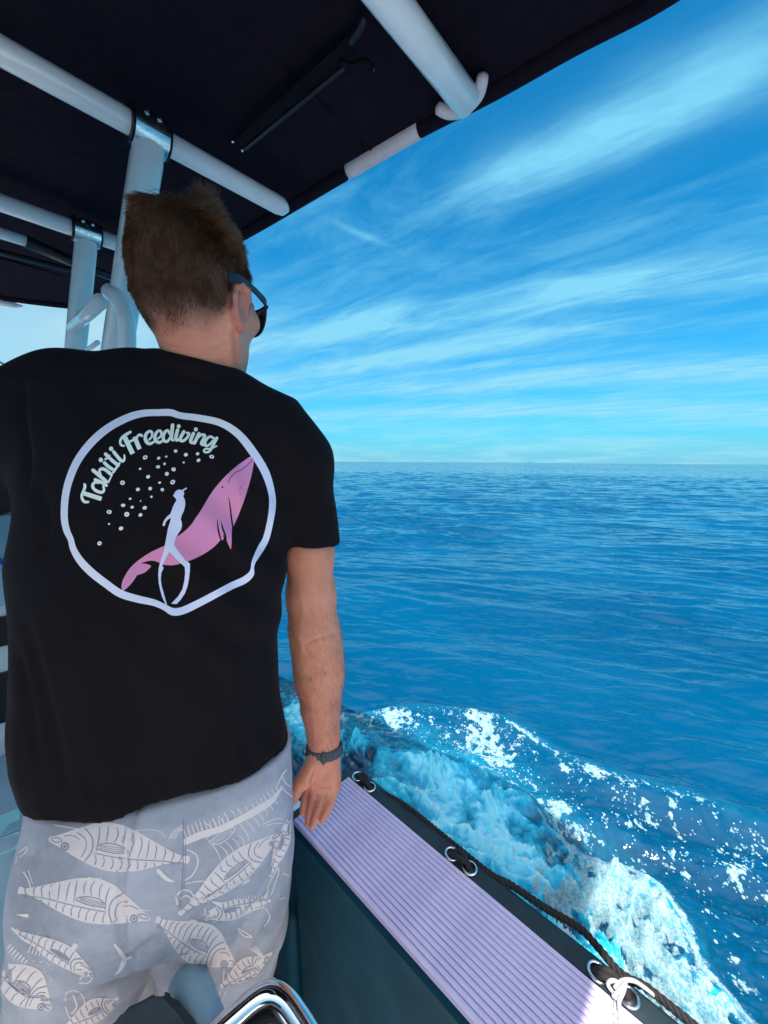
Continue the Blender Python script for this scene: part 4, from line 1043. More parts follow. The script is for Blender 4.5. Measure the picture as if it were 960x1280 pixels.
# ---- hair strands
def make_hair():
    tri = np.concatenate([bq[:, [0, 1, 2]], bq[:, [0, 2, 3]]]); ok = (scalp[tri] > 0.06).all(1); tri = tri[ok]
    ar = np.linalg.norm(np.cross(bv[tri[:, 1]]-bv[tri[:, 0]], bv[tri[:, 2]]-bv[tri[:, 0]]), axis=1); cdf = np.cumsum(ar)/ar.sum()
    N = 44000; K = 7
    t = tri[np.searchsorted(cdf, RNG.random(N))]; u = RNG.random((N, 2)); fl = u.sum(1) > 1; u[fl] = 1-u[fl]
    wgt = np.stack([1-u.sum(1), u[:, 0], u[:, 1]], 1)
    P = (bv[t]*wgt[..., None]).sum(1); n = (BN[t]*wgt[..., None]).sum(1); n /= np.linalg.norm(n, axis=1, keepdims=True); sm = (scalp[t]*wgt).sum(1)
    h = (P-HC)@HM; nl = n@HM
    keep = RNG.random(N) < sstep(sm, 0.05, 0.8); P, n, h, nl, sm = P[keep], n[keep], h[keep], nl[keep], sm[keep]; N = len(P)
    top = sstep(h[:, 2], 0.035, 0.095)*sstep(h[:, 1], -0.115, -0.03)
    top = np.maximum(top, 0.75*sstep(h[:, 2], 0.06, 0.10))
    nape = sstep(-h[:, 2], 0.005, 0.06)
    jb0 = vnoise(h[:, 0]*48, h[:, 1]*48, h[:, 2]*48, 14)
    length = 0.014*(1-top)+0.026*top; tmp = (np.abs(h[:, 0]) > 0.055)*sstep(h[:, 2], -0.035, -0.015)*sstep(h[:, 2], 0.038, 0.02)*sstep(h[:, 1], -0.075, -0.05); length *= (1-0.78*np.maximum(top, 0.5*sstep(h[:, 2], 0.02, 0.06))*sstep(-h[:, 0], 0.01, 0.05))*(1+0.12*top*sstep(np.abs(h[:, 0]-0.01), 0.05, 0.02))*(1+0.38*top*np.clip(jb0*2.0, -0.8, 1)); length *= (1-0.5*tmp)*(1-0.45*nape)*RNG.uniform(0.6, 1.25, N)*(0.55+0.45*sm)
    # clumps: strands share a direction with their neighbours
    cl = 46.0
    jx = np.stack([vnoise(h[:, 0]*cl, h[:, 1]*cl, h[:, 2]*cl, s) for s in (1, 2, 3)], 1)
    jb = np.stack([vnoise(h[:, 0]*17, h[:, 1]*17, h[:, 2]*17, s) for s in (4, 5, 6)], 1)
    crown = np.array((0.012, -0.075, 0.088)); away = h-crown; away /= np.linalg.norm(away, axis=1, keepdims=True)
    swirl = np.cross(nl, away)
    side_dir = np.stack([np.sign(h[:, 0])*0.0, np.full(N, -0.25), np.full(N, -1.0)], 1)
    top_dir = away*0.6 + swirl*0.5 + np.array((-0.22, 0.30, 0.38))
    lft = sstep(-h[:, 0], 0.0, 0.05); top_dir[:, 2] -= 0.75*lft; jb = jb*(1-0.6*lft)[:, None]; jx = jx*(1-0.4*lft)[:, None]
    dirl = side_dir*(1-top)[:, None] + top_dir*top[:, None]
    dirl = dirl - nl*(dirl*nl).sum(1, keepdims=True)*0.9
    dirl /= np.linalg.norm(dirl, axis=1, keepdims=True)
    lift = 0.50+0.45*top-0.2*nape
    d0 = nl*lift[:, None]+dirl*(1-0.5*lift)[:, None]+jx*(0.16+0.62*top)[:, None]+jb*(0.16+1.0*top)[:, None]+RNG.normal(0, 0.13, (N, 3))
    d0 /= np.linalg.norm(d0, axis=1, keepdims=True)
    d1 = dirl*0.75+nl*(0.05+0.30*top)[:, None]+jx*(0.20+0.95*top)[:, None]+jb*(0.20+1.15*top)[:, None]+RNG.normal(0, 0.12, (N, 3))
    d1 /= np.linalg.norm(d1, axis=1, keepdims=True)
    pts = np.zeros((N, K, 3)); p = P.copy()-n*0.001; pts[:, 0] = p
    for k in range(1, K):
        s_ = k/(K-1); d = d0*(1-s_)+d1*s_; d /= np.linalg.norm(d, axis=1, keepdims=True)
        p = p+(d@HM.T)*(length/(K-1))[:, None]; pts[:, k] = p
    hc = bpy.data.hair_curves.new('hair'); hc.add_curves([K]*N)
    hc.position_data.foreach_set('vector', pts.astype(np.float32).ravel())
    rad = np.tile(np.linspace(1, 0.25, K), N)*np.repeat(RNG.uniform(0.00026, 0.00042, N)*(1-0.5*sstep(-h[:, 2], 0.045, 0.08)), K)
    at = hc.attributes.get('radius') or hc.attributes.new('radius', 'FLOAT', 'POINT'); at.data.foreach_set('value', rad.astype(np.float32))
    m_ = bpy.data.materials.new('brown_hair'); m_.use_nodes = True; nt = NT(m_.node_tree); b = nt.n['Principled BSDF']
    inf = nt.node('ShaderNodeHairInfo')
    c = nt.mix(inf.outputs['Random'], (0.030, 0.012, 0.006), (0.15, 0.062, 0.029))
    c = nt.mix(nt.m('MULTIPLY', inf.outputs['Intercept'], 0.5), c, (0.30, 0.135, 0.065))
    hp2 = nt.node('ShaderNodeNewGeometry').outputs['Position']
    c = nt.mix(nt.ramp(nt.noise(hp2, 55, 3, 0.6), 0.35, 0.65, 0.0, 0.75), c, nt.mix(1.0, c, (0.42, 0.36, 0.32), 'MULTIPLY'))
    nt.l.new(c, b.inputs['Base Color']); b.inputs['Roughness'].default_value = 0.45; b.inputs['Specular IOR Level'].default_value = 0.35
    hc.materials.append(m_)
    link(bpy.data.objects.new('hair', hc), person)
make_hair()
def arm_hair():
    sel = np.where((bv[:, 0] > -0.2) & (bv[:, 2] < CAM_Z-0.27) & (bv[:, 2] > CAM_Z-0.56) & (bv[:, 1] > 0.62))[0]
    ids = RNG.choice(sel, 1500); P = bv[ids]; n = BN[ids]; N = len(P); K = 4
    d = n*0.45+np.array((0.25, -0.1, -1.0))*0.7+RNG.normal(0, 0.3, (N, 3)); d /= np.linalg.norm(d, axis=1, keepdims=True)
    L = RNG.uniform(0.005, 0.012, N)[:, None]; pts = np.zeros((N, K, 3))
    for k in range(K): pts[:, k] = P+d*L*k/(K-1)+np.array((0, 0, -1.0))*L*0.3*(k/(K-1))**2
    hc = bpy.data.hair_curves.new('arm_hair'); hc.add_curves([K]*N); hc.position_data.foreach_set('vector', pts.astype(np.float32).ravel())
    at = hc.attributes.get('radius') or hc.attributes.new('radius', 'FLOAT', 'POINT'); at.data.foreach_set('value', np.tile(np.linspace(0.00016, 0.00005, K), N).astype(np.float32))
    hc.materials.append(mat('arm_hair_brown', (0.16, 0.085, 0.045), 0.5)); link(bpy.data.objects.new('arm_hair', hc), person)
arm_hair()

# ---- t-shirt
def cloth(name, base, fuzz=0.05, rough=0.9, mot=0.12):
    m_ = bpy.data.materials.new(name); m_.use_nodes = True; t = NT(m_.node_tree); b = t.n['Principled BSDF']
    co = t.node('ShaderNodeTexCoord').outputs['Object']
    n1 = t.noise(co, 11, 9, 0.72); n2 = t.noise(co, 500, 2, 0.5)
    t.put(b.inputs['Base Color'], t.mix(t.ramp(n1, 0.3, 0.7), tuple(c*(1-mot) for c in base), tuple(c*(1+mot) for c in base)))
    b.inputs['Roughness'].default_value = rough; b.inputs['Specular IOR Level'].default_value = 0.15
    b.inputs['Sheen Weight'].default_value = fuzz; b.inputs['Sheen Roughness'].default_value = 0.4; b.inputs['Sheen Tint'].default_value = (0.5, 0.48, 0.52, 1)
    w1 = t.node('ShaderNodeTexWave'); w1.inputs['Scale'].default_value = 420; t.l.new(co, w1.inputs['Vector'])
    bp = t.node('ShaderNodeBump'); bp.inputs['Strength'].default_value = 0.4; bp.inputs['Distance'].default_value = 0.0006
    t.l.new(t.m('ADD', n2, t.m('MULTIPLY', w1.outputs['Fac'], 0.3)), bp.inputs['Height']); t.l.new(bp.outputs[0], b.inputs['Normal'])
    return m_
M_TEE = cloth('black_cotton', (0.0095, 0.0065, 0.0082))
HEM = -0.487
def build_shirt():
    F_ = Field(W3(-0.86, 0.40, -0.56), W3(0.0, 0.90, 0.22), 0.0035)
    left = outline([(440, 14), (560, 13), (640, 11), (740, 8), (800, 13), (860, 16), (900, 12), (940, 7), (980, 10), (1010, 27), (1030, 34)])
    right = outline([(440, 365), (560, 366), (690, 358), (720, 356), (760, 350), (800, 345.5), (840, 350), (870, 352), (900, 357), (930, 362.5), (960, 367)])
    lev = [(HEM-0.02, 0.572, .128), (-0.46, 0.575, .126), (-0.42, 0.582, .124), (-0.38, 0.588, .122), (-0.33, 0.596, .121), (-0.28, .606, .122), (-0.22, .618, .125), (-0.15, .632, .127), (-0.08, .644, .126), (-0.02, .652, .120), (0.03, .658, .108), (0.07, .662, .092), (0.10, .665, .078)]
    lofted(F_, lev, left, right, 2.5, ROT, 0.02)
    # yoke and shoulders
    F_.chain([W3(-0.555, 0.625, 0.075), W3(-0.50, 0.630, 0.099), W3(-0.40, 0.645, 0.100), W3(-0.33, 0.664, 0.099), W3(-0.265, 0.685, 0.078), W3(-0.205, 0.705, 0.045), W3(-0.165, 0.72, 0.0)],
             [.066, .066, .068, .068, .067, .068, .066], 0.03)
    # sleeves, cut straight at the hem
    F_.rc(W3(-0.170, 0.72, 0.0), W3(-0.132, 0.728, -0.19), 0.066, 0.0515, 0.03, cut=(W3(-0.13, 0.72, -0.154), np.array((-0.10, 0.0, -0.995))))
    F_.rc(W3(-0.545, 0.628, 0.045), W3(-0.77, 0.65, -0.08), 0.088, 0.066, 0.03, cut=(W3(-0.70, 0.645, -0.03), np.array((-0.85, 0.05, -0.53))))
    # collar rib round the neck
    ring = []
    for a in np.linspace(0, 2*np.pi, 25):
        ring.append(W3(-0.312+0.0615*math.cos(a), 0.668+0.060*math.sin(a), 0.146-0.012*math.cos(a)-0.05*max(math.sin(a), 0)))
    F_.chain(ring, [0.0062]*25, 0.018)
    # flat hem
    F_.put(lambda p: p[..., 2]-(CAM_Z+HEM+0.024*np.clip((0.62-p[..., 1])/0.13, 0, 1)+0.003*np.sin(p[..., 0]*17)+0.0035*np.sin(p[..., 1]*23+p[..., 0]*31)), W3(-0.9, 0.3, -0.6), W3(0.05, 0.95, HEM+0.035), 0.0015, 'sub')
    v, q = F_.skin(); hb = sstep(v[:, 2]-CAM_Z-HEM, 0.06, 0.03)[:, None]; vr = relax(v, q, 3, 0.5); v = vr*(1-0.75*hb)+v*0.75*hb; q = outward(v, q); n = vnormals(v, q)
    z = v[:, 2]-CAM_Z; x = v[:, 0]; y = v[:, 1]
    # folds: pull lines from the right armpit and loose drape near the hem
    low_ = sstep(-z, 0.10, 0.45)
    r = lambda a, b, c, d, s: fbm(x*a+y*b*0.5+z*c, z*d, y*3, 3, s)
    f1 = fbm(x*16+3*z, z*3.2, y*9, 3, 91)*0.0055*low_
    ax_ = (x+0.19); az_ = (z+0.10)
    f2 = 0.0035*np.sin((az_*0.85+ax_*1.0)*85+2*fbm(x*6, z*6, oct=2, seed=95))*np.exp(-((ax_+0.05)/0.09)**2-((az_+0.05)/0.16)**2)
    f3 = 0.0040*np.sin((z*0.5-x*0.9)*70+2*fbm(x*5, z*5, oct=2, seed=96))*np.exp(-((x+0.58)/0.07)**2-((z+0.05)/0.18)**2)
    f4 = fbm(x*6, z*5, y*6, 3, 97)*0.0035
    spine = -0.006*np.exp(-((x+0.335-0.10*z)/0.030)**2)*sstep(-z, -0.12, 0.05)*sstep(z, -0.42, -0.25)*(y < 0.62)
    roll = 0.0020*np.exp(-((z-(HEM+0.020))/0.0025)**2)*-1
    v = v+n*(1.6*f1+1.7*f2+1.7*f3+1.2*f4+spine+roll)[:, None]
    v = relax(v, q, 1, 0.3)
    v, _ = press(v, q, [([(352, 705), (330, 668), (312, 625), (306, 590)], .0050, 7), ([(340, 700), (318, 672), (300, 640)], .0035, 6), ([(356, 640), (352, 670), (348, 700)], .0045, 5), ([(345, 560), (360, 600), (362, 640)], .0035, 7),
        ([(338, 770), (326, 830), (330, 900), (345, 940)], .0055, 8), ([(322, 790), (306, 860), (308, 930), (320, 975)], .0045, 9), ([(280, 850), (268, 930), (272, 1000)], .0035, 10), ([(25, 760), (50, 850), (70, 930), (78, 1000)], .0050, 9), ([(18, 800), (36, 880), (44, 960)], .0045, 7),
        ([(120, 860), (112, 940), (118, 1010)], .0030, 10), ([(200, 900), (206, 960), (200, 1015)], .0026, 9), ([(30, 470), (28, 520), (34, 570), (30, 620)], .0060, 6), ([(45, 600), (58, 650), (50, 700)], .0040, 8), ([(385, 600), (400, 625), (418, 640)], .0032, 6), ([(372, 640), (392, 655), (420, 660)], .0022, 5), ([(60, 480), (120, 470), (180, 478)], .0020, 9)])
    return v, q
tv, tq = build_shirt(); shirt = mesh('t_shirt', tv, tq, M_TEE, person)

# ---- shorts
M_SHORT = cloth('blue_grey_cotton', (0.42, 0.405, 0.46), rough=0.85, mot=0.2)
def build_shorts():
    F_ = Field(W3(-0.86, 0.38, -1.10), W3(-0.10, 0.84, -0.43), 0.0035)
    left = outline([(960, 30), (1010, 29), (1060, 22), (1120, 17), (1170, 10), (1220, 5), (1290, 1)])
    right = outline([(900, 362), (945, 364), (1000, 367), (1060, 364), (1120, 361), (1170, 350), (1215, 340), (1260, 330), (1300, 322)])
    lofted(F_, [(-0.70, .565, .125), (-0.66, .562, .132), (-0.60, .562, .134), (-0.54, .567, .128), (-0.50, .570, .116), (-0.48, .572, .100)], left, right, 2.6, ROT, 0.015)
    li = outline([(1000, 228), (1140, 218), (1170, 204), (1190, 186), (1215, 161), (1255, 138), (1280, 119), (1330, 90)])
    lofted(F_, [(-1.06, .575, .098), (-0.96, .572, .102), (-0.88, .566, .104), (-0.80, .560, .110), (-0.72, .556, .116), (-0.66, .556, .118)], left, li, 2.3, math.radians(15), 0.012)
    ri = outline([(1000, 205), (1150, 196), (1180, 190), (1230, 193), (1290, 205)])
    lofted(F_, [(-1.06, .645, .098), (-0.96, .640, .102), (-0.88, .628, .106), (-0.80, .610, .112), (-0.72, .590, .118), (-0.66, .585, .118)], ri, right, 2.3, math.radians(15), 0.012)
    for s in (-1, 1): F_.ell(W3(-0.365+0.062*s, 0.492+0.03*s, -0.60), (0.060, 0.045, 0.085), 0.05)
    v, q = F_.skin(); v = relax(v, q, 3, 0.5); q = outward(v, q); n = vnormals(v, q)
    z = v[:, 2]-CAM_Z; x, y = v[:, 0], v[:, 1]
    leg = sstep(-z, 0.62, 0.95)
    f = fbm(x*9+z*4, z*4, y*8, 3, 101)*0.006*(0.4+leg) + 0.005*np.sin((z*0.9+x*1.1)*42+2.5*fbm(x*5, z*5, oct=2, seed=103))*leg*np.exp(-((x+0.30)/0.10)**2)
    f += -0.004*np.exp(-((x+0.338)/0.004)**2)*(y < 0.56)*sstep(z, -0.72, -0.66)
    f += 0.006*np.sin((x*0.8-z*1.0)*50)*np.exp(-((x+0.55)/0.08)**2-((z+0.9)/0.08)**2)
    v = v+n*(1.5*f)[:, None]
    v, _ = press(v, q, [([(228, 1142), (262, 1128), (305, 1108), (340, 1085)], .0060, 7), ([(232, 1150), (262, 1160), (300, 1150), (335, 1120)], .0045, 7), ([(352, 1040), (344, 1085), (322, 1130), (300, 1180), (286, 1215)], .0090, 8), ([(358, 1090), (346, 1130), (330, 1170)], .0060, 7),
        ([(205, 1168), (182, 1188), (150, 1208), (110, 1222), (70, 1226)], .0070, 8), ([(150, 1248), (120, 1258), (84, 1262), (50, 1255)], .0080, 9), ([(214, 1150), (180, 1150), (140, 1160)], .0045, 9), ([(30, 1060), (52, 1085), (60, 1130)], .0045, 8), ([(24, 1150), (48, 1165), (60, 1195)], .0050, 8), ([(110, 1045), (104, 1080), (112, 1120)], .0025, 9), ([(290, 1030), (300, 1060), (290, 1090)], .0030, 9), ([(205, 1195), (225, 1225), (250, 1250)], .0050, 7)])
    return v, q
pv, pq = build_shorts(); shorts = mesh('shorts', pv, pq, M_SHORT, person)
# ------------------------------------------------------------------ prints on the cloth: thin sheets lying on the fabric
class Print:
    def __init__(s, bvh, off): s.bvh = bvh; s.off = off; s.v = []; s.f = []
    def hit(s, px, py):
        d = ray(px, py).normalized(); h = s.bvh.ray_cast(CO, d)
        if h[0] is None: return None
        n = h[1] if h[1].dot(d) < 0 else -h[1]
        return h[0]+n*s.off*0.45
    def add(s, V2, F2):
        m_ = {}; o = len(s.v)
        for i, p in enumerate(V2):
            q = s.hit(p[0], p[1])
            if q is not None: m_[i] = len(s.v); s.v.append(q)
        for f in F2:
            if all(i in m_ for i in f):
                P = [s.v[m_[i]] for i in f]
                if max((P[k]-P[k-1]).length for k in range(len(P))) < 0.03: s.f.append(tuple(m_[i] for i in f))
    def stroke(s, pts, wd, step=2.0, smooth=True, closed=False, cap=True):
        """a brush stroke through photo points; wd: one width or one for each point"""
        n = len(pts); ws = wd if isinstance(wd, (list, tuple)) else [wd]*n
        P = [Vector((x, y, ws[i])) for i, (x, y) in enumerate(pts)]
        if smooth and n > 2: P = spline(P, 8, closed)
        elif closed: P = P+[P[0]]
        if smooth and n > 2 and closed: P = P+[P[0]]
        L = [0]
        for i in range(1, len(P)): L.append(L[-1]+math.hypot(P[i].x-P[i-1].x, P[i].y-P[i-1].y))
        k = max(int(L[-1]/step), 2); xs = np.linspace(0, L[-1], k+1); A = np.array([tuple(p) for p in P])
        C = np.stack([np.interp(xs, L, A[:, j]) for j in range(3)], -1)
        T = np.gradient(C[:, :2], axis=0); T /= np.maximum(np.linalg.norm(T, axis=1, keepdims=True), 1e-9); Nn = np.stack([-T[:, 1], T[:, 0]], -1)
        V2, F2 = [], []
        rows = (-0.5, 0.0, 0.5)
        if cap and not closed:      # rounded ends
            w0, w1 = C[0, 2]*0.5, C[-1, 2]*0.5
            pre = [(C[0, :2]-T[0]*w0*a, Nn[0], C[0, 2]*b) for a, b in ((1.0, 0.25), (0.85, 0.6), (0.5, 0.87))]
            post_ = [(C[-1, :2]+T[-1]*w1*a, Nn[-1], C[-1, 2]*b) for a, b in ((0.5, 0.87), (0.85, 0.6), (1.0, 0.25))]
        else: pre, post_ = [], []
        seq = pre+[(C[i, :2], Nn[i], C[i, 2]) for i in range(k+1)]+post_
        for c, nn, w_ in seq:
            for r_ in rows: V2.append(tuple(c+nn*w_*r_))
        for i in range(len(seq)-1):
            for j in range(2): F2.append((i*3+j, i*3+j+1, i*3+4+j, i*3+3+j))
        s.add(V2, F2)
    def poly(s, pts, step=4.0, smooth=False):
        if smooth: pts = [(p.x, p.y) for p in spline([Vector((x, y, 0)) for x, y in pts], 4, True)]
        P = []
        for i in range(len(pts)):
            a, b = np.array(pts[i]), np.array(pts[(i+1) % len(pts)]); k = max(int(np.linalg.norm(b-a)/step), 1)
            for j in range(k): P.append(tuple(a+(b-a)*j/k))
        n0 = len(P)
        def ins(x, y):
            c = False; j = n0-1
            for i in range(n0):
                if (P[i][1] > y) != (P[j][1] > y) and x < (P[j][0]-P[i][0])*(y-P[i][1])/(P[j][1]-P[i][1])+P[i][0]: c = not c
                j = i
            return c
        xs = [p[0] for p in P]; ys = [p[1] for p in P]
        g = [(x, y) for x in np.arange(min(xs)+step/2, max(xs), step) for y in np.arange(min(ys)+step/2, max(ys), step) if ins(x, y)]
        V2, _, F2, *_r = delaunay_2d_cdt([Vector(p) for p in P+g], [(i, (i+1) % n0) for i in range(n0)], [], 1, 1e-4)
        s.add([tuple(v) for v in V2], [tuple(f) for f in F2])
    def disc(s, x, y, r, hole=0.0, sq=1.0, n=14, ang=0.0):
        V2, F2 = [], []
        rr_ = [hole*r, r] if hole else [0.0, r]
        for i in range(n):
            a = 2*math.pi*i/n
            for q in rr_:
                u, v = q*math.cos(a), q*sq*math.sin(a); V2.append((x+u*math.cos(ang)-v*math.sin(ang), y+u*math.sin(ang)+v*math.cos(ang)))
        for i in range(n):
            j = (i+1) % n; F2.append((2*i, 2*i+1, 2*j+1, 2*j))
        s.add(V2, F2)
    def build(s, name, m_, parent, stuff=False):
        # face the camera side
        o = mesh(name, s.v, s.f, m_, parent, True)
        if stuff: o['kind'] = 'stuff'
        return o
def vinyl(name, a, b_=None, rough=0.5, nscale=5.0):
    m_ = bpy.data.materials.new(name); m_.use_nodes = True; t = NT(m_.node_tree); b = t.n['Principled BSDF']
    co = t.node('ShaderNodeTexCoord').outputs['Object']
    t.put(b.inputs['Base Color'], t.mix(t.ramp(t.noise(co, nscale, 3, 0.5), 0.38, 0.62), a, b_ or a))
    b.inputs['Roughness'].default_value = rough; b.inputs['Specular IOR Level'].default_value = 0.3
    bp = t.node('ShaderNodeBump'); bp.inputs['Strength'].default_value = 0.2; bp.inputs['Distance'].default_value = 0.0004
    t.l.new(t.noise(co, 900, 2, 0.5), bp.inputs['Height']); t.l.new(bp.outputs[0], b.inputs['Normal'])
    return m_
SB = BVHTree.FromPolygons([tuple(p) for p in tv], [tuple(map(int, f)) for f in tq])
M_RING = vinyl('lavender_print', (0.90, 0.83, 0.88), (0.80, 0.78, 0.95), nscale=6)
M_LET = vinyl('cream_print', (0.95, 0.92, 0.80), (0.88, 0.94, 0.88), nscale=9)
M_WHALE = vinyl('pink_print', (0.88, 0.28, 0.46), (0.80, 0.28, 0.54), nscale=9)
M_DIVER = vinyl('pale_blue_print', (0.70, 0.70, 0.95), (0.82, 0.77, 0.94), nscale=12)
M_BUB = vinyl('white_print', (0.94, 0.88, 0.88))
M_INK = vinyl('black_print', (0.010, 0.006, 0.008), rough=0.9)

z1 = lambda q: [(95+x/13.714, 560+y/13.714) for x, y in q]
z2 = lambda q: [(140+x/12, 530+y/12) for x, y in q]
z3 = lambda q: [(205+x/12, 520+y/12) for x, y in q]
z4 = lambda q: [(140+x/5.053, 560+y/5.053) for x, y in q]
z5 = lambda q: [(60+x/3.2, 490+y/3.2) for x, y in q]

rg = Print(SB, 0.0010)
ringp = [(440, 83, 27), (490, 83, 28), (530, 95, 26), (600, 104, 27), (690, 124, 28), (760, 168, 31), (818, 238, 33), (868, 320, 32), (893, 400, 27), (897, 455, 27), (888, 520, 25), (872, 585, 26), (848, 630, 27), (822, 680, 16), (817, 705, 13), (812, 728, 24), (785, 752, 28), (735, 775, 28), (665, 812, 28), (600, 846, 29), (540, 874, 30), (500, 879, 30), (468, 862, 24), (425, 843, 26), (360, 828, 29), (290, 806, 31), (230, 765, 31), (175, 722, 32), (130, 675, 30), (102, 628, 26), (92, 590, 24), (75, 552, 27), (66, 500, 28), (70, 420, 29), (88, 345, 30), (122, 270, 31), (178, 198, 32), (245, 142, 31), (320, 103, 30), (380, 86, 28)]
rg.stroke([z5([(x, y)])[0] for x, y, _ in ringp], [w_/3.2 for *_, w_ in ringp], 2.0, True, True)
rg.build('ring_print', M_RING, shirt)

lt = Print(SB, 0.0012)
S1 = lambda q, w_: lt.stroke(z1(q), w_/15.2 if not isinstance(w_, list) else [x/15.2 for x in w_], 1.0)
S2 = lambda q, w_: lt.stroke(z2(q), w_/13.4 if not isinstance(w_, list) else [x/13.4 for x in w_], 1.0)
S3 = lambda q, w_: lt.stroke(z3(q), w_/13.4 if not isinstance(w_, list) else [x/13.4 for x in w_], 1.0)
# T a h i t i
S1([(150, 625), (158, 662), (135, 735), (106, 800), (110, 870), (150, 922), (212, 926)], [48, 56, 54, 50, 54, 56, 44]); lt.stroke(z1([(140, 778), (440, 873)]), 76/13.714, 1.2, cap=False)
S1([(390, 600), (330, 590), (288, 640), (315, 708), (390, 752), (455, 757), (484, 715), (470, 660)], [40, 52, 58, 60, 60, 58, 46, 40]); S1([(335, 545), (430, 585), (520, 640)], 62)
S1([(298, 385), (400, 470), (520, 575)], 70); S1([(425, 455), (405, 395), (440, 358), (505, 375), (600, 450)], [40, 52, 58, 62, 66])
S1([(430, 206), (430, 207)], 84); S1([(492, 258), (560, 322), (655, 385)], 64)
S1([(512, 108), (610, 205), (722, 298)], 66); S1([(505, 195), (545, 165), (582, 132)], [40, 40, 26])
S1([(605, 15), (605, 16)], 82); S1([(650, 70), (705, 140), (762, 205), (805, 228), (832, 190), (830, 125)], [64, 66, 66, 52, 42, 30])
S1([(560, 590), (590, 520), (620, 465)], 30); S1([(640, 420), (690, 345), (745, 265)], 44)
# F r e e d i v i n g
S2([(275, 125), (200, 168), (142, 220), (124, 272), (140, 318), (180, 330)], [46, 48, 44, 40, 42, 34]); lt.stroke(z2([(190, 195), (312, 448)]), 72/12, 1.2, cap=False); S2([(235, 280), (310, 247)], 40)
lt.stroke(z2([(338, 195), (415, 380)]), 66/12, 1.2, cap=False); S2([(365, 235), (390, 178), (425, 165), (448, 178)], [30, 38, 46, 46])
S2([(555, 240), (596, 195), (600, 128), (560, 112), (512, 155), (500, 222), (522, 275), (572, 298), (640, 262)], [30, 36, 42, 44, 52, 58, 58, 50, 34])
S2([(690, 222), (736, 180), (738, 118), (702, 104), (658, 148), (645, 210), (662, 258), (712, 280), (765, 250)], [30, 36, 42, 44, 50, 56, 56, 50, 36])
S2([(868, 150), (838, 100), (795, 125), (770, 200), (785, 255), (832, 262), (868, 215)], [44, 46, 50, 54, 52, 46, 40])
S3([(130, 140), (118, 260), (112, 335), (140, 368)], [60, 60, 58, 40])
S3([(222, 158), (222, 159)], 66); S3([(205, 215), (178, 330), (200, 368), (235, 340)], [58, 58, 50, 34])
S3([(298, 240), (245, 340), (268, 378), (318, 358), (362, 305), (375, 262), (340, 256)], [56, 56, 50, 44, 44, 46, 32])
S3([(478, 203), (478, 204)], 66); S3([(442, 265), (400, 375), (430, 405), (462, 380)], [56, 56, 48, 36])
S3([(525, 270), (458, 405)], 58); S3([(495, 345), (555, 288), (608, 290), (600, 335), (562, 415), (595, 440)], [34, 42, 50, 54, 54, 38])
S3([(742, 335), (695, 312), (645, 342), (612, 408), (632, 452), (682, 428), (735, 372)], [42, 42, 46, 50, 46, 40, 36]); S3([(790, 335), (740, 430), (690, 520), (640, 548), (598, 530), (622, 496), (700, 492), (790, 452)], [54, 52, 44, 34, 34, 32, 30, 22])
lt.build('lettering_print', M_LET, shirt, True)

wh = Print(SB, 0.0009)
whale_px = [(897, 56), (884, 50), (862, 60), (840, 76), (800, 104), (760, 137), (724, 170), (690, 206), (662, 238), (640, 266), (615, 303), (590, 346), (560, 396), (530, 441), (505, 478), (480, 506), (448, 534), (412, 560), (372, 595), (330, 618), (290, 636), (250, 655), (212, 678), (180, 700), (148, 725), (120, 752), (98, 780), (80, 812), (66, 842), (60, 872), (65, 908),
            (100, 880), (128, 850), (148, 822), (158, 803), (185, 796), (212, 784), (232, 765), (250, 745), (232, 736), (212, 731), (182, 730), (205, 720), (225, 714), (250, 711), (272, 713), (300, 725), (330, 738), (380, 741), (415, 735), (450, 725), (490, 712), (530, 696), (572, 674), (610, 650), (642, 626), (664, 605), (686, 580), (700, 582), (706, 570), (700, 545), (712, 560), (728, 592), (742, 625), (751, 641), (755, 600), (755, 540), (757, 488), (765, 496), (782, 462), (800, 420), (826, 352), (850, 282), (870, 215), (886, 148), (894, 100)]
wh.poly(z4(whale_px), 4.0); wh.build('whale_print', M_WHALE, shirt)
ik = Print(SB, 0.0014)
for q, w_ in (([(664, 445), (668, 500), (676, 540), (689, 580)], [1, 8, 10, 8]), ([(688, 458), (696, 500), (712, 545), (722, 575)], [1, 9, 12, 6]), ([(737, 310), (745, 360), (752, 430), (760, 492)], [2, 8, 10, 10]),
              ([(893, 66), (855, 108), (815, 138), (780, 155), (750, 185), (732, 222)], [3, 4, 4, 4, 4, 3])):
    ik.stroke(z4(q), [x/5.053 for x in w_], 1.5)
x_, y_ = z4([(698, 247)])[0]; ik.disc(x_, y_, 1.15); ik.build('whale_line_print', M_INK, shirt)

dv = Print(SB, 0.0016)
diver_px = [(430, 263), (412, 266), (399, 277), (396, 288), (387, 298), (394, 310), (404, 318), (408, 332), (396, 350), (386, 372), (378, 396), (370, 416), (352, 430), (336, 448), (324, 470), (319, 488), (326, 496), (334, 490), (340, 468), (354, 452), (374, 440), (366, 470), (354, 505), (346, 550), (338, 592), (332, 630), (322, 670), (308, 712), (297, 755), (293, 800), (296, 850), (304, 895), (318, 945), (340, 990), (347, 988), (330, 930), (314, 870), (309, 830), (312, 790), (328, 756), (319, 745), (332, 715), (346, 685), (363, 655), (395, 690), (428, 722), (450, 742), (460, 752), (463, 790), (458, 840), (446, 890), (420, 935), (374, 983), (408, 986), (436, 955), (462, 915), (478, 872), (487, 825), (492, 775), (492, 732), (478, 718), (462, 710), (440, 680), (412, 642), (392, 612), (400, 575), (416, 545), (436, 515), (443, 490), (442, 470), (435, 448), (442, 425), (456, 395), (464, 355), (460, 325), (450, 308), (457, 288), (452, 272)]
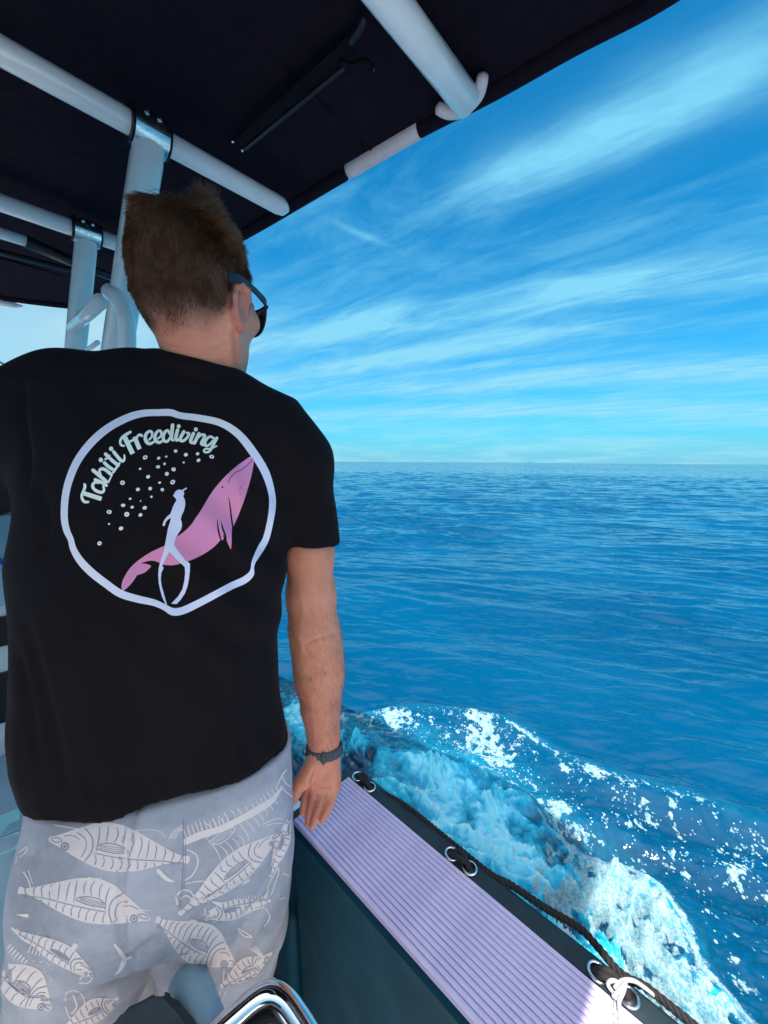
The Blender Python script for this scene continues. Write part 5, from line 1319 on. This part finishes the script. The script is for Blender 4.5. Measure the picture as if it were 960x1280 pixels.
dv.poly(z4(diver_px), 3.0); dv.stroke(z4([(440, 272), (468, 256)]), 9/5.053, 1.5); dv.build('diver_print', M_DIVER, shirt)
bu = Print(SB, 0.0011); rr = random.Random(4)
for b_ in [(210, 60, 16, 1), (295, 65, 11, 0), (343, 55, 8, 0), (402, 20, 11, 0), (467, 43, 13, 0), (541, 37, 11, 0), (547, 78, 13, 0), (630, 56, 15, 1), (453, 92, 7, 0), (332, 101, 9, 0), (291, 120, 13, 2), (389, 136, 14, 0), (347, 164, 13, 0), (178, 132, 8, 0), (229, 182, 13, 0), (384, 216, 16, 1), (67, 220, 15, 1), (302, 219, 9, 0), (242, 256, 12, 0), (319, 263, 11, 2), (164, 262, 13, 0), (250, 308, 8, 0), (115, 321, 9, 0), (181, 335, 5, 0), (71, 362, 14, 0), (128, 374, 11, 0), (207, 378, 14, 0), (94, 419, 16, 2), (180, 423, 13, 0), (57, 508, 14, 2), (-17, 404, 16, 1), (-18, 480, 7, 0), (-78, 602, 14, 2), (60, 508, 13, 0)]:
    (x_, y_), = z4([b_[:2]])
    bu.disc(x_, y_, b_[2]/5.053, (0, 0.36, 0.24)[b_[3]], rr.uniform(0.72, 0.95), 16, rr.uniform(-0.7, 0.3))
bu.build('bubbles_print', M_BUB, shirt, True)

# ---- fish on the shorts
PB = BVHTree.FromPolygons([tuple(p) for p in pv], [tuple(map(int, f)) for f in pq])
M_FISH = vinyl('pale_fish_print', (0.80, 0.66, 0.64), (0.84, 0.71, 0.68), rough=0.85, nscale=20)
M_FLINE = vinyl('grey_line_print', (0.33, 0.31, 0.39), rough=0.9)
fb, fl_, fo = Print(PB, 0.0008), Print(PB, 0.0013), Print(PB, 0.0010)
UP = [(0, .02), (.05, .07), (.12, .14), (.22, .24), (.32, .32), (.45, .37), (.60, .33), (.74, .22), (.86, .11), (.95, .06), (1, .07)]
DN = [(1, -.06), (.95, -.05), (.86, -.12), (.74, -.24), (.60, -.38), (.45, -.46), (.32, -.42), (.22, -.31), (.12, -.19), (.05, -.10), (0, -.05)]
def frame(nose, tail, ht, flip):
    a = np.array(nose, float); t = np.array(tail, float)-a; L = np.linalg.norm(t); t /= L
    n = np.array((t[1], -t[0]))*(1 if not flip else -1)
    if n[1] > 0 and not flip: pass
    return lambda u, v: tuple(a+t*L*u+n*ht*v)
def fish(nose, tail, ht, flip=False, u0=0.0, stripes=11, filled=True, head=True, bend=0.0):
    ht *= 0.98
    g0 = frame(nose, tail, ht, flip); g = lambda u, v: g0(u, v+bend*math.sin(math.pi*u))
    jit = lambda k: rr.uniform(-k, k)
    if filled:
        body_ = [g(u, v) for u, v in UP+DN if u >= u0]; fb.poly(body_, 4.0, True); pen = fl_
    else: pen = fo
    if head:
        pen.stroke([g(.27, .26), (g(.31, .06)), g(.30, -.15), g(.24, -.30)], 1.5, 2)
        pen.stroke([g(.24, .20), g(.265, .04), g(.25, -.12), g(.19, -.20)], 1.2, 2)
        x, y = g(.115, .065); pen.disc(x, y, ht*.075, .62); pen.disc(x, y, ht*.030)
        pen.stroke([g(.01, -.01), g(.05, .02), g(.09, -.02), g(.06, -.06), g(.01, -.035)], 1.3, 2)
        pen.stroke([g(.10, -.11), g(.16, -.14), g(.21, -.09)], 1.0, 2)
    pen.stroke([g(u, .10-.02*math.sin(u*9)) for u in (.33, .45, .58, .70, .82, .93)], 1.1, 2)
    pen.stroke([g(.34, .02), g(.46, .05), g(.57, .0), g(.50, -.09), g(.40, -.10), g(.345, -.03)], 1.3, 2)
    for k in (0, 1, 2): pen.stroke([g(.36, -.0-.025*k), g(.45+.02*k, .015-.035*k), g(.54, -.005-.02*k)], 0.8, 2)
    for i in range(stripes):
        u = .34+.60*i/(stripes-1); hu = np.interp(u, [p[0] for p in UP], [p[1] for p in UP]); hd_ = np.interp(u, [p[0] for p in DN[::-1]], [p[1] for p in DN[::-1]])
        pen.stroke([g(u+jit(.006), hu*.88), g(u+.008+jit(.006), (hu*.88+.13)/2), g(u-.004, .13)], [1.6, 1.3, .9], 2)
        if not (.34 < u < .56): pen.stroke([g(u, .06), g(u+.012+jit(.008), hd_*.45), g(u+.004+jit(.01), hd_*.86)], [.9, 1.5, .8], 2)
        else: pen.stroke([g(u, -.13), g(u+.012+jit(.008), hd_*.6), g(u+.002, hd_*.88)], [.9, 1.5, .8], 2)
def comb(p0, p1, n, ln, dx=0.0, wd=1.8):
    p0, p1 = np.array(p0, float), np.array(p1, float); t = (p1-p0)/np.linalg.norm(p1-p0); m_ = np.array((t[1], -t[0]))
    for i in range(n):
        u = i/(n-1); q = p0+(p1-p0)*u; l_ = ln*(0.45+0.55*math.sin(math.pi*min(1, .25+.75*u)))*rr.uniform(.85, 1.1)
        fo.stroke([tuple(q), tuple(q+m_*l_*.6+t*dx*.5), tuple(q+m_*l_+t*dx)], [wd, wd*.9, wd*.4], 2)
def S(pts, w_=1.4): fo.stroke(pts, w_, 2)
# five pale fish
fish((62, 1050), (236, 1074), 74, True, bend=0.02)
fish((187, 1149), (24, 1112), 70, False, bend=-0.06)
fish((352, 1040), (224, 1142), 46, False, bend=0.04)
fish((294, 1207), (196, 1148), 68, False, bend=0.03)
fish((63, 1262), (-12, 1200), 66, False, stripes=6)
fish((250, 1146), (338, 1126), 30, False, bend=0.03, stripes=9)
fish((120, 1222), (20, 1162), 34, False, stripes=9, bend=-0.05)
fish((336, 1196), (276, 1232), 34, False, stripes=7)
fish((150, 1250), (80, 1282), 36, False, stripes=7)
fish((362, 1020), (338, 1096), 22, True, stripes=7)
# fins of the pale fish
for q, w_ in (([(112, 1098), (110, 1118), (112, 1124)], [5, 3, 1]), ([(122, 1098), (117, 1112)], [3, 1]), ([(198, 1088), (208, 1098), (218, 1102)], [5, 5, 1]), ([(94, 1182), (88, 1190), (84, 1194)], [7, 4, 1]), ([(22, 1143), (34, 1144)], [1, 5]),
              ([(232, 1228), (224, 1238), (222, 1246)], [8, 5, 1]), ([(310, 1100), (302, 1106)], [4, 1])):
    fo.stroke(q, w_, 2)
# outlined fish and loose fins
S([(68, 1031), (90, 1035), (120, 1039)]); comb((122, 1037), (162, 1038), 8, 5); S([(165, 1039), (185, 1037), (200, 1039), (206, 1046)], 1.2)
for d in (0, 5, 10): S([(212+d*.7, 1048-d*.1), (218+d*.6, 1038), (229, 1031+d*.7)], 1.4)
fo.stroke([(232, 1052), (250, 1044), (275, 1036), (300, 1024), (322, 1012), (340, 1000), (352, 984)], [8, 9, 8, 8, 9, 7, 2], 2)
comb((234, 1049), (286, 1029), 11, 17, 0.5, 1.7)
fish((216, 1082), (352, 998), 74, False, 0, 12, False, False)
S([(234, 1062), (245, 1068), (247, 1080), (240, 1094), (231, 1100)], 1.8); S([(232, 1104), (252, 1101), (266, 1104)], 1.5)
comb((318, 1010), (352, 985), 8, 8, 1, 1.4)
S([(345, 985), (352, 970), (358, 962)], 1.5); S([(352, 985), (360, 992), (365, 996)], 1.6); S([(352, 968), (356, 978), (364, 984)], 1.3)
S([(328, 1030), (338, 1026), (346, 1023), (352, 1024)], 1.5); S([(332, 1032), (342, 1029), (352, 1029)], 1.2)
S([(222, 1118), (228, 1112), (238, 1114), (242, 1120)], 2.0); S([(225, 1124), (233, 1119), (240, 1124)], 1.8); S([(220, 1122), (222, 1130)], 2.0)
fo.stroke([(266, 1127), (280, 1132), (300, 1134), (318, 1131), (330, 1125)], [2, 7, 8, 6, 2], 2); comb((292, 1129), (330, 1122), 11, 7, 2, 1.6)
S([(331, 1127), (337, 1104), (344, 1090), (347, 1084), (348, 1092), (343, 1106), (339, 1118)], 1.5)
fish((252, 1142), (334, 1130), 34, False, 0, 12, False, False)
S([(266, 1152), (300, 1142), (330, 1134)], 1.4); S([(256, 1136), (258, 1150)], 1.6); S([(332, 1136), (337, 1146), (330, 1158)], 1.4)
S([(297, 1160), (308, 1166), (315, 1171), (306, 1170), (297, 1162)], 1.6); S([(354, 1092), (360, 1094), (364, 1098)], 1.2); S([(350, 1124), (356, 1122)], 1.4)
for d in (0, 4, 8, 12): S([(312+d*.6, 1186-d*.3), (322+d*.4, 1192), (328+d*.3, 1202)], 1.3)
fo.stroke([(296, 1214), (312, 1208), (326, 1200), (338, 1192)], [3, 7, 8, 4], 2); comb((296, 1212), (322, 1201), 7, 4, 0, 1.4)
S([(280, 1212), (278, 1232), (270, 1252)], 1.4); S([(284, 1216), (292, 1226), (300, 1228)], 1.5); S([(302, 1216), (290, 1226), (282, 1240), (276, 1256)], 1.2)
S([(243, 1152), (248, 1160), (250, 1170)], 3.0); S([(238, 1150), (246, 1150)], 2.4)
S([(30, 1090), (36, 1100), (40, 1115)], 2.2); S([(36, 1088), (41, 1104)], 1.4); S([(42, 1117), (60, 1114), (80, 1113)], 1.8); comb((82, 1114), (120, 1122), 10, 17, 3, 2.2)
S([(150, 1126), (160, 1130), (170, 1136), (188, 1137)], [1, 2.4, 2, 1]); S([(126, 1096), (120, 1112), (118, 1124)], 1.5)
S([(24, 1066), (34, 1058), (33, 1064), (25, 1072)], 1.6); S([(20, 1080), (22, 1070)], 1.4)
fo.stroke([(16, 1160), (30, 1172), (48, 1182), (62, 1196), (84, 1208), (104, 1217), (120, 1219)], [3, 6, 7, 6, 6, 5, 1], 2)
comb((14, 1180), (34, 1200), 7, -10, 1, 2.2); comb((36, 1190), (58, 1196), 6, 12, 1, 1.4)
S([(32, 1174), (46, 1172), (56, 1174), (62, 1184), (62, 1196)], 1.5); S([(100, 1224), (106, 1218), (116, 1220), (110, 1228), (100, 1228)], 2.0)
fo.stroke([(143, 1180), (152, 1192), (155, 1200), (150, 1212), (144, 1218)], [2, 6, 7, 4, 1], 2); S([(155, 1200), (163, 1196)], 3)
S([(82, 1250), (84, 1240), (96, 1238), (106, 1250), (100, 1268), (88, 1272), (82, 1258)], 1.8); S([(92, 1244), (96, 1258), (90, 1266)], 2.4)
fo.stroke([(100, 1272), (125, 1262), (148, 1246)], [2, 5, 2], 2)
for k in range(40):
    x, y = rr.uniform(24, 66), rr.uniform(1200, 1226); S([(x, y), (x+rr.uniform(1, 4), y+rr.uniform(-2, 2))], 0.8)
fb.build('fish_print', M_FISH, shorts); fl_.build('fish_line_print', M_FLINE, shorts, True); fo.build('fin_print', M_FISH, shorts, True)
sm_ = Print(PB, 0.0011); M_SEAM = vinyl('seam_thread', (0.24, 0.27, 0.36), rough=0.9)
sm_.stroke([(229, 1026), (229, 1060), (228, 1100), (224, 1134)], 1.3, 2); sm_.stroke([(232, 1026), (232, 1060), (231, 1100), (226, 1134)], 0.6, 2)
sm_.build('seam', M_SEAM, shorts)
# label on the box
mbL = [(-8, 1024), (26, 1009), (24, 1036), (-8, 1050)]
lab(mbL, M_LAB, 'box_label'); lab([(-8, 1052), (24, 1039), (22, 1060), (-8, 1072)], M_LAB, 'box_label')
# ------------------------------------------------------------------ watch and sunglasses
M_STRAP = mat('grey_rubber_strap', (0.060, 0.070, 0.085), 0.6, var=0.15, vscale=60, bump=0.3, bscale=800)
def watch():
    c = Vector(PY(405.5, 936, 0.688)); up = Vector(PY(401, 885, .703)-PY(406, 942, .684)).normalized()
    s1 = (Vector((1, 0, 0))-up*up.x).normalized(); s2 = up.cross(s1)
    up = (up + s1*0.10 - s2*0.0).normalized(); s1 = (s1-up*s1.dot(up)).normalized(); s2 = up.cross(s1)
    root = empty('wristwatch', c, 'grey rubber strapped watch on the man\'s right wrist', 'watch')
    n = 96; vs = []; prof = [(-0.0092, 0.0), (-0.0085, 0.0026), (-0.0040, 0.0034), (0.0, 0.0030), (0.0040, 0.0034), (0.0085, 0.0026), (0.0092, 0.0)]
    ra, rb = 0.0325, 0.0305; fs = []; k = len(prof)
    for i in range(n):
        a = 2*math.pi*i/n; rib = 0.0009 if i % 4 < 2 else -0.0003
        if math.sin(a) > 0.55: rib = 0.0
        for z_, o in prof: vs.append(c+(s1*math.cos(a)*(ra+o+rib*(o > 0.001))+s2*math.sin(a)*(rb+o+rib*(o > 0.001)))+up*z_)
    for i in range(n):
        j = (i+1) % n
        for m_ in range(k): fs.append((i*k+m_, j*k+m_, j*k+(m_+1) % k, i*k+(m_+1) % k))
    mb = MB(); mb.add(vs, fs); mb.build('strap', M_STRAP, root)
    d = s2 if s2.y > 0 else -s2
    mb = MB(); q = c+d*(rb+0.002); mb.tube([q, q+d*0.003, q+d*0.009, q+d*0.011], [0.019, 0.0215, 0.0215, 0.018], 32); mb.build('case', M_BLACK, root, auto=40)
    mb = MB(); mb.tube([q+d*0.0111, q+d*0.0118], [0.0165, 0.0165], 28); mb.build('dial', M_GLOSS, root, auto=40)
    bq_ = c-s1*(ra+0.0032)+up*0.006-d*0.004
    mb = MB(); mb.tube([bq_-d*0.008, bq_+d*0.006], 0.0014, 8); mb.tube([bq_-d*0.008+up*-0.013, bq_+d*0.006+up*-0.013], 0.0012, 8); mb.tube([bq_-d*0.008, bq_-d*0.008-up*0.013], 0.0012, 8); mb.build('buckle', M_CHROME, root)
    for off in (0.55, ):
        a = math.pi+0.75; pts = []
        mb = MB(); u = s1*math.cos(-math.pi/2+0.12)+d*-1*0.0
        cc = c-d*(rb+0.0042)+s1*0.004; mb.box(cc, (s1, up, d), (0.0032, 0.0108, 0.0022), 0.0012); mb.build('strap_keeper', M_STRAP, root)
watch()
M_FRAME = mat('matte_black_frame', (0.010, 0.012, 0.018), 0.55, var=0.15, vscale=50)
def shades():
    root = empty('sunglasses', Vector(hd(0, 0.09, 0.0)), 'dark wraparound sunglasses worn by the man', 'sunglasses')
    V = lambda *p: Vector(hd(*p))
    M_LENS = mat('dark_purple_lens', (0.035, 0.012, 0.026), 0.06, var=0.1, coat=0.5)
    # front rim, wrapping round to the temples
    brow = [V(s, 0.112-0.030*(abs(s)/0.072)**2.2, 0.020-0.004*(abs(s)/0.072)) for s in np.linspace(-0.074, 0.074, 25)]
    mb = MB(); mb.tube(brow, 0.0036, 10); mb.build('rim', M_FRAME, root)
    for s in (-1, 1):
        lens = []
        rim = [(0.010, 0.012), (0.012, -0.006), (0.020, -0.020), (0.038, -0.025), (0.056, -0.021), (0.068, -0.008), (0.072, 0.008), (0.069, 0.017), (0.05, 0.019), (0.025, 0.019)]
        P = spline([V(x*s, 0.111-0.030*(x/0.072)**2.2, z_) for x, z_ in rim], 4, True); n = len(P); cen = sum(P, Vector())/n
        fwd = Vector(HF)*0.004
        mb = MB(); mb.add(P+[cen+fwd]+[p-fwd*0.5 for p in P]+[cen+fwd*0.5], [(i, (i+1) % n, n) for i in range(n)]+[(n+1+(i+1) % n, n+1+i, 2*n+1) for i in range(n)]); mb.build('lens', M_LENS, root)
        mb = MB(); mb.tube(P, 0.0019, 8, closed=True); mb.build('lens_rim', M_FRAME, root)
        tp = [(0.073, 0.080, 0.014, .0060), (0.0795, 0.066, 0.0165, .0068), (0.0830, 0.040, 0.0165, .0056), (0.0865, 0.015, 0.0145, .0050), (0.0890, -0.008, 0.0115, .0054), (0.0895, -0.025, 0.0090, .0062), (0.0885, -0.041, 0.004, .0068), (0.0865, -0.052, -0.001, .0066)]
        S_ = spline([Vector((a, b, c)) for a, b, c, _ in tp], 5); W_ = np.interp(np.linspace(0, 1, len(S_)), np.linspace(0, 1, len(tp)), [q[3] for q in tp])
        vs, fs = [], []
        for p, w_ in zip(S_, W_):
            for dx, dz in ((-.0014, -w_), (.0014, -w_*0.9), (.0018, 0), (.0014, w_*0.9), (-.0014, w_)): vs.append(V((p.x+dx)*s, p.y, p.z+dz))
        for i in range(len(S_)-1):
            for k in range(5): fs.append((i*5+k, i*5+(k+1) % 5, (i+1)*5+(k+1) % 5, (i+1)*5+k))
        fs.append(tuple(range(5))); fs.append(tuple(range(len(vs)-1, len(vs)-6, -1)))
        mb = MB(); mb.add(vs, fs); mb.build('temple', M_FRAME, root, auto=50)
shades()
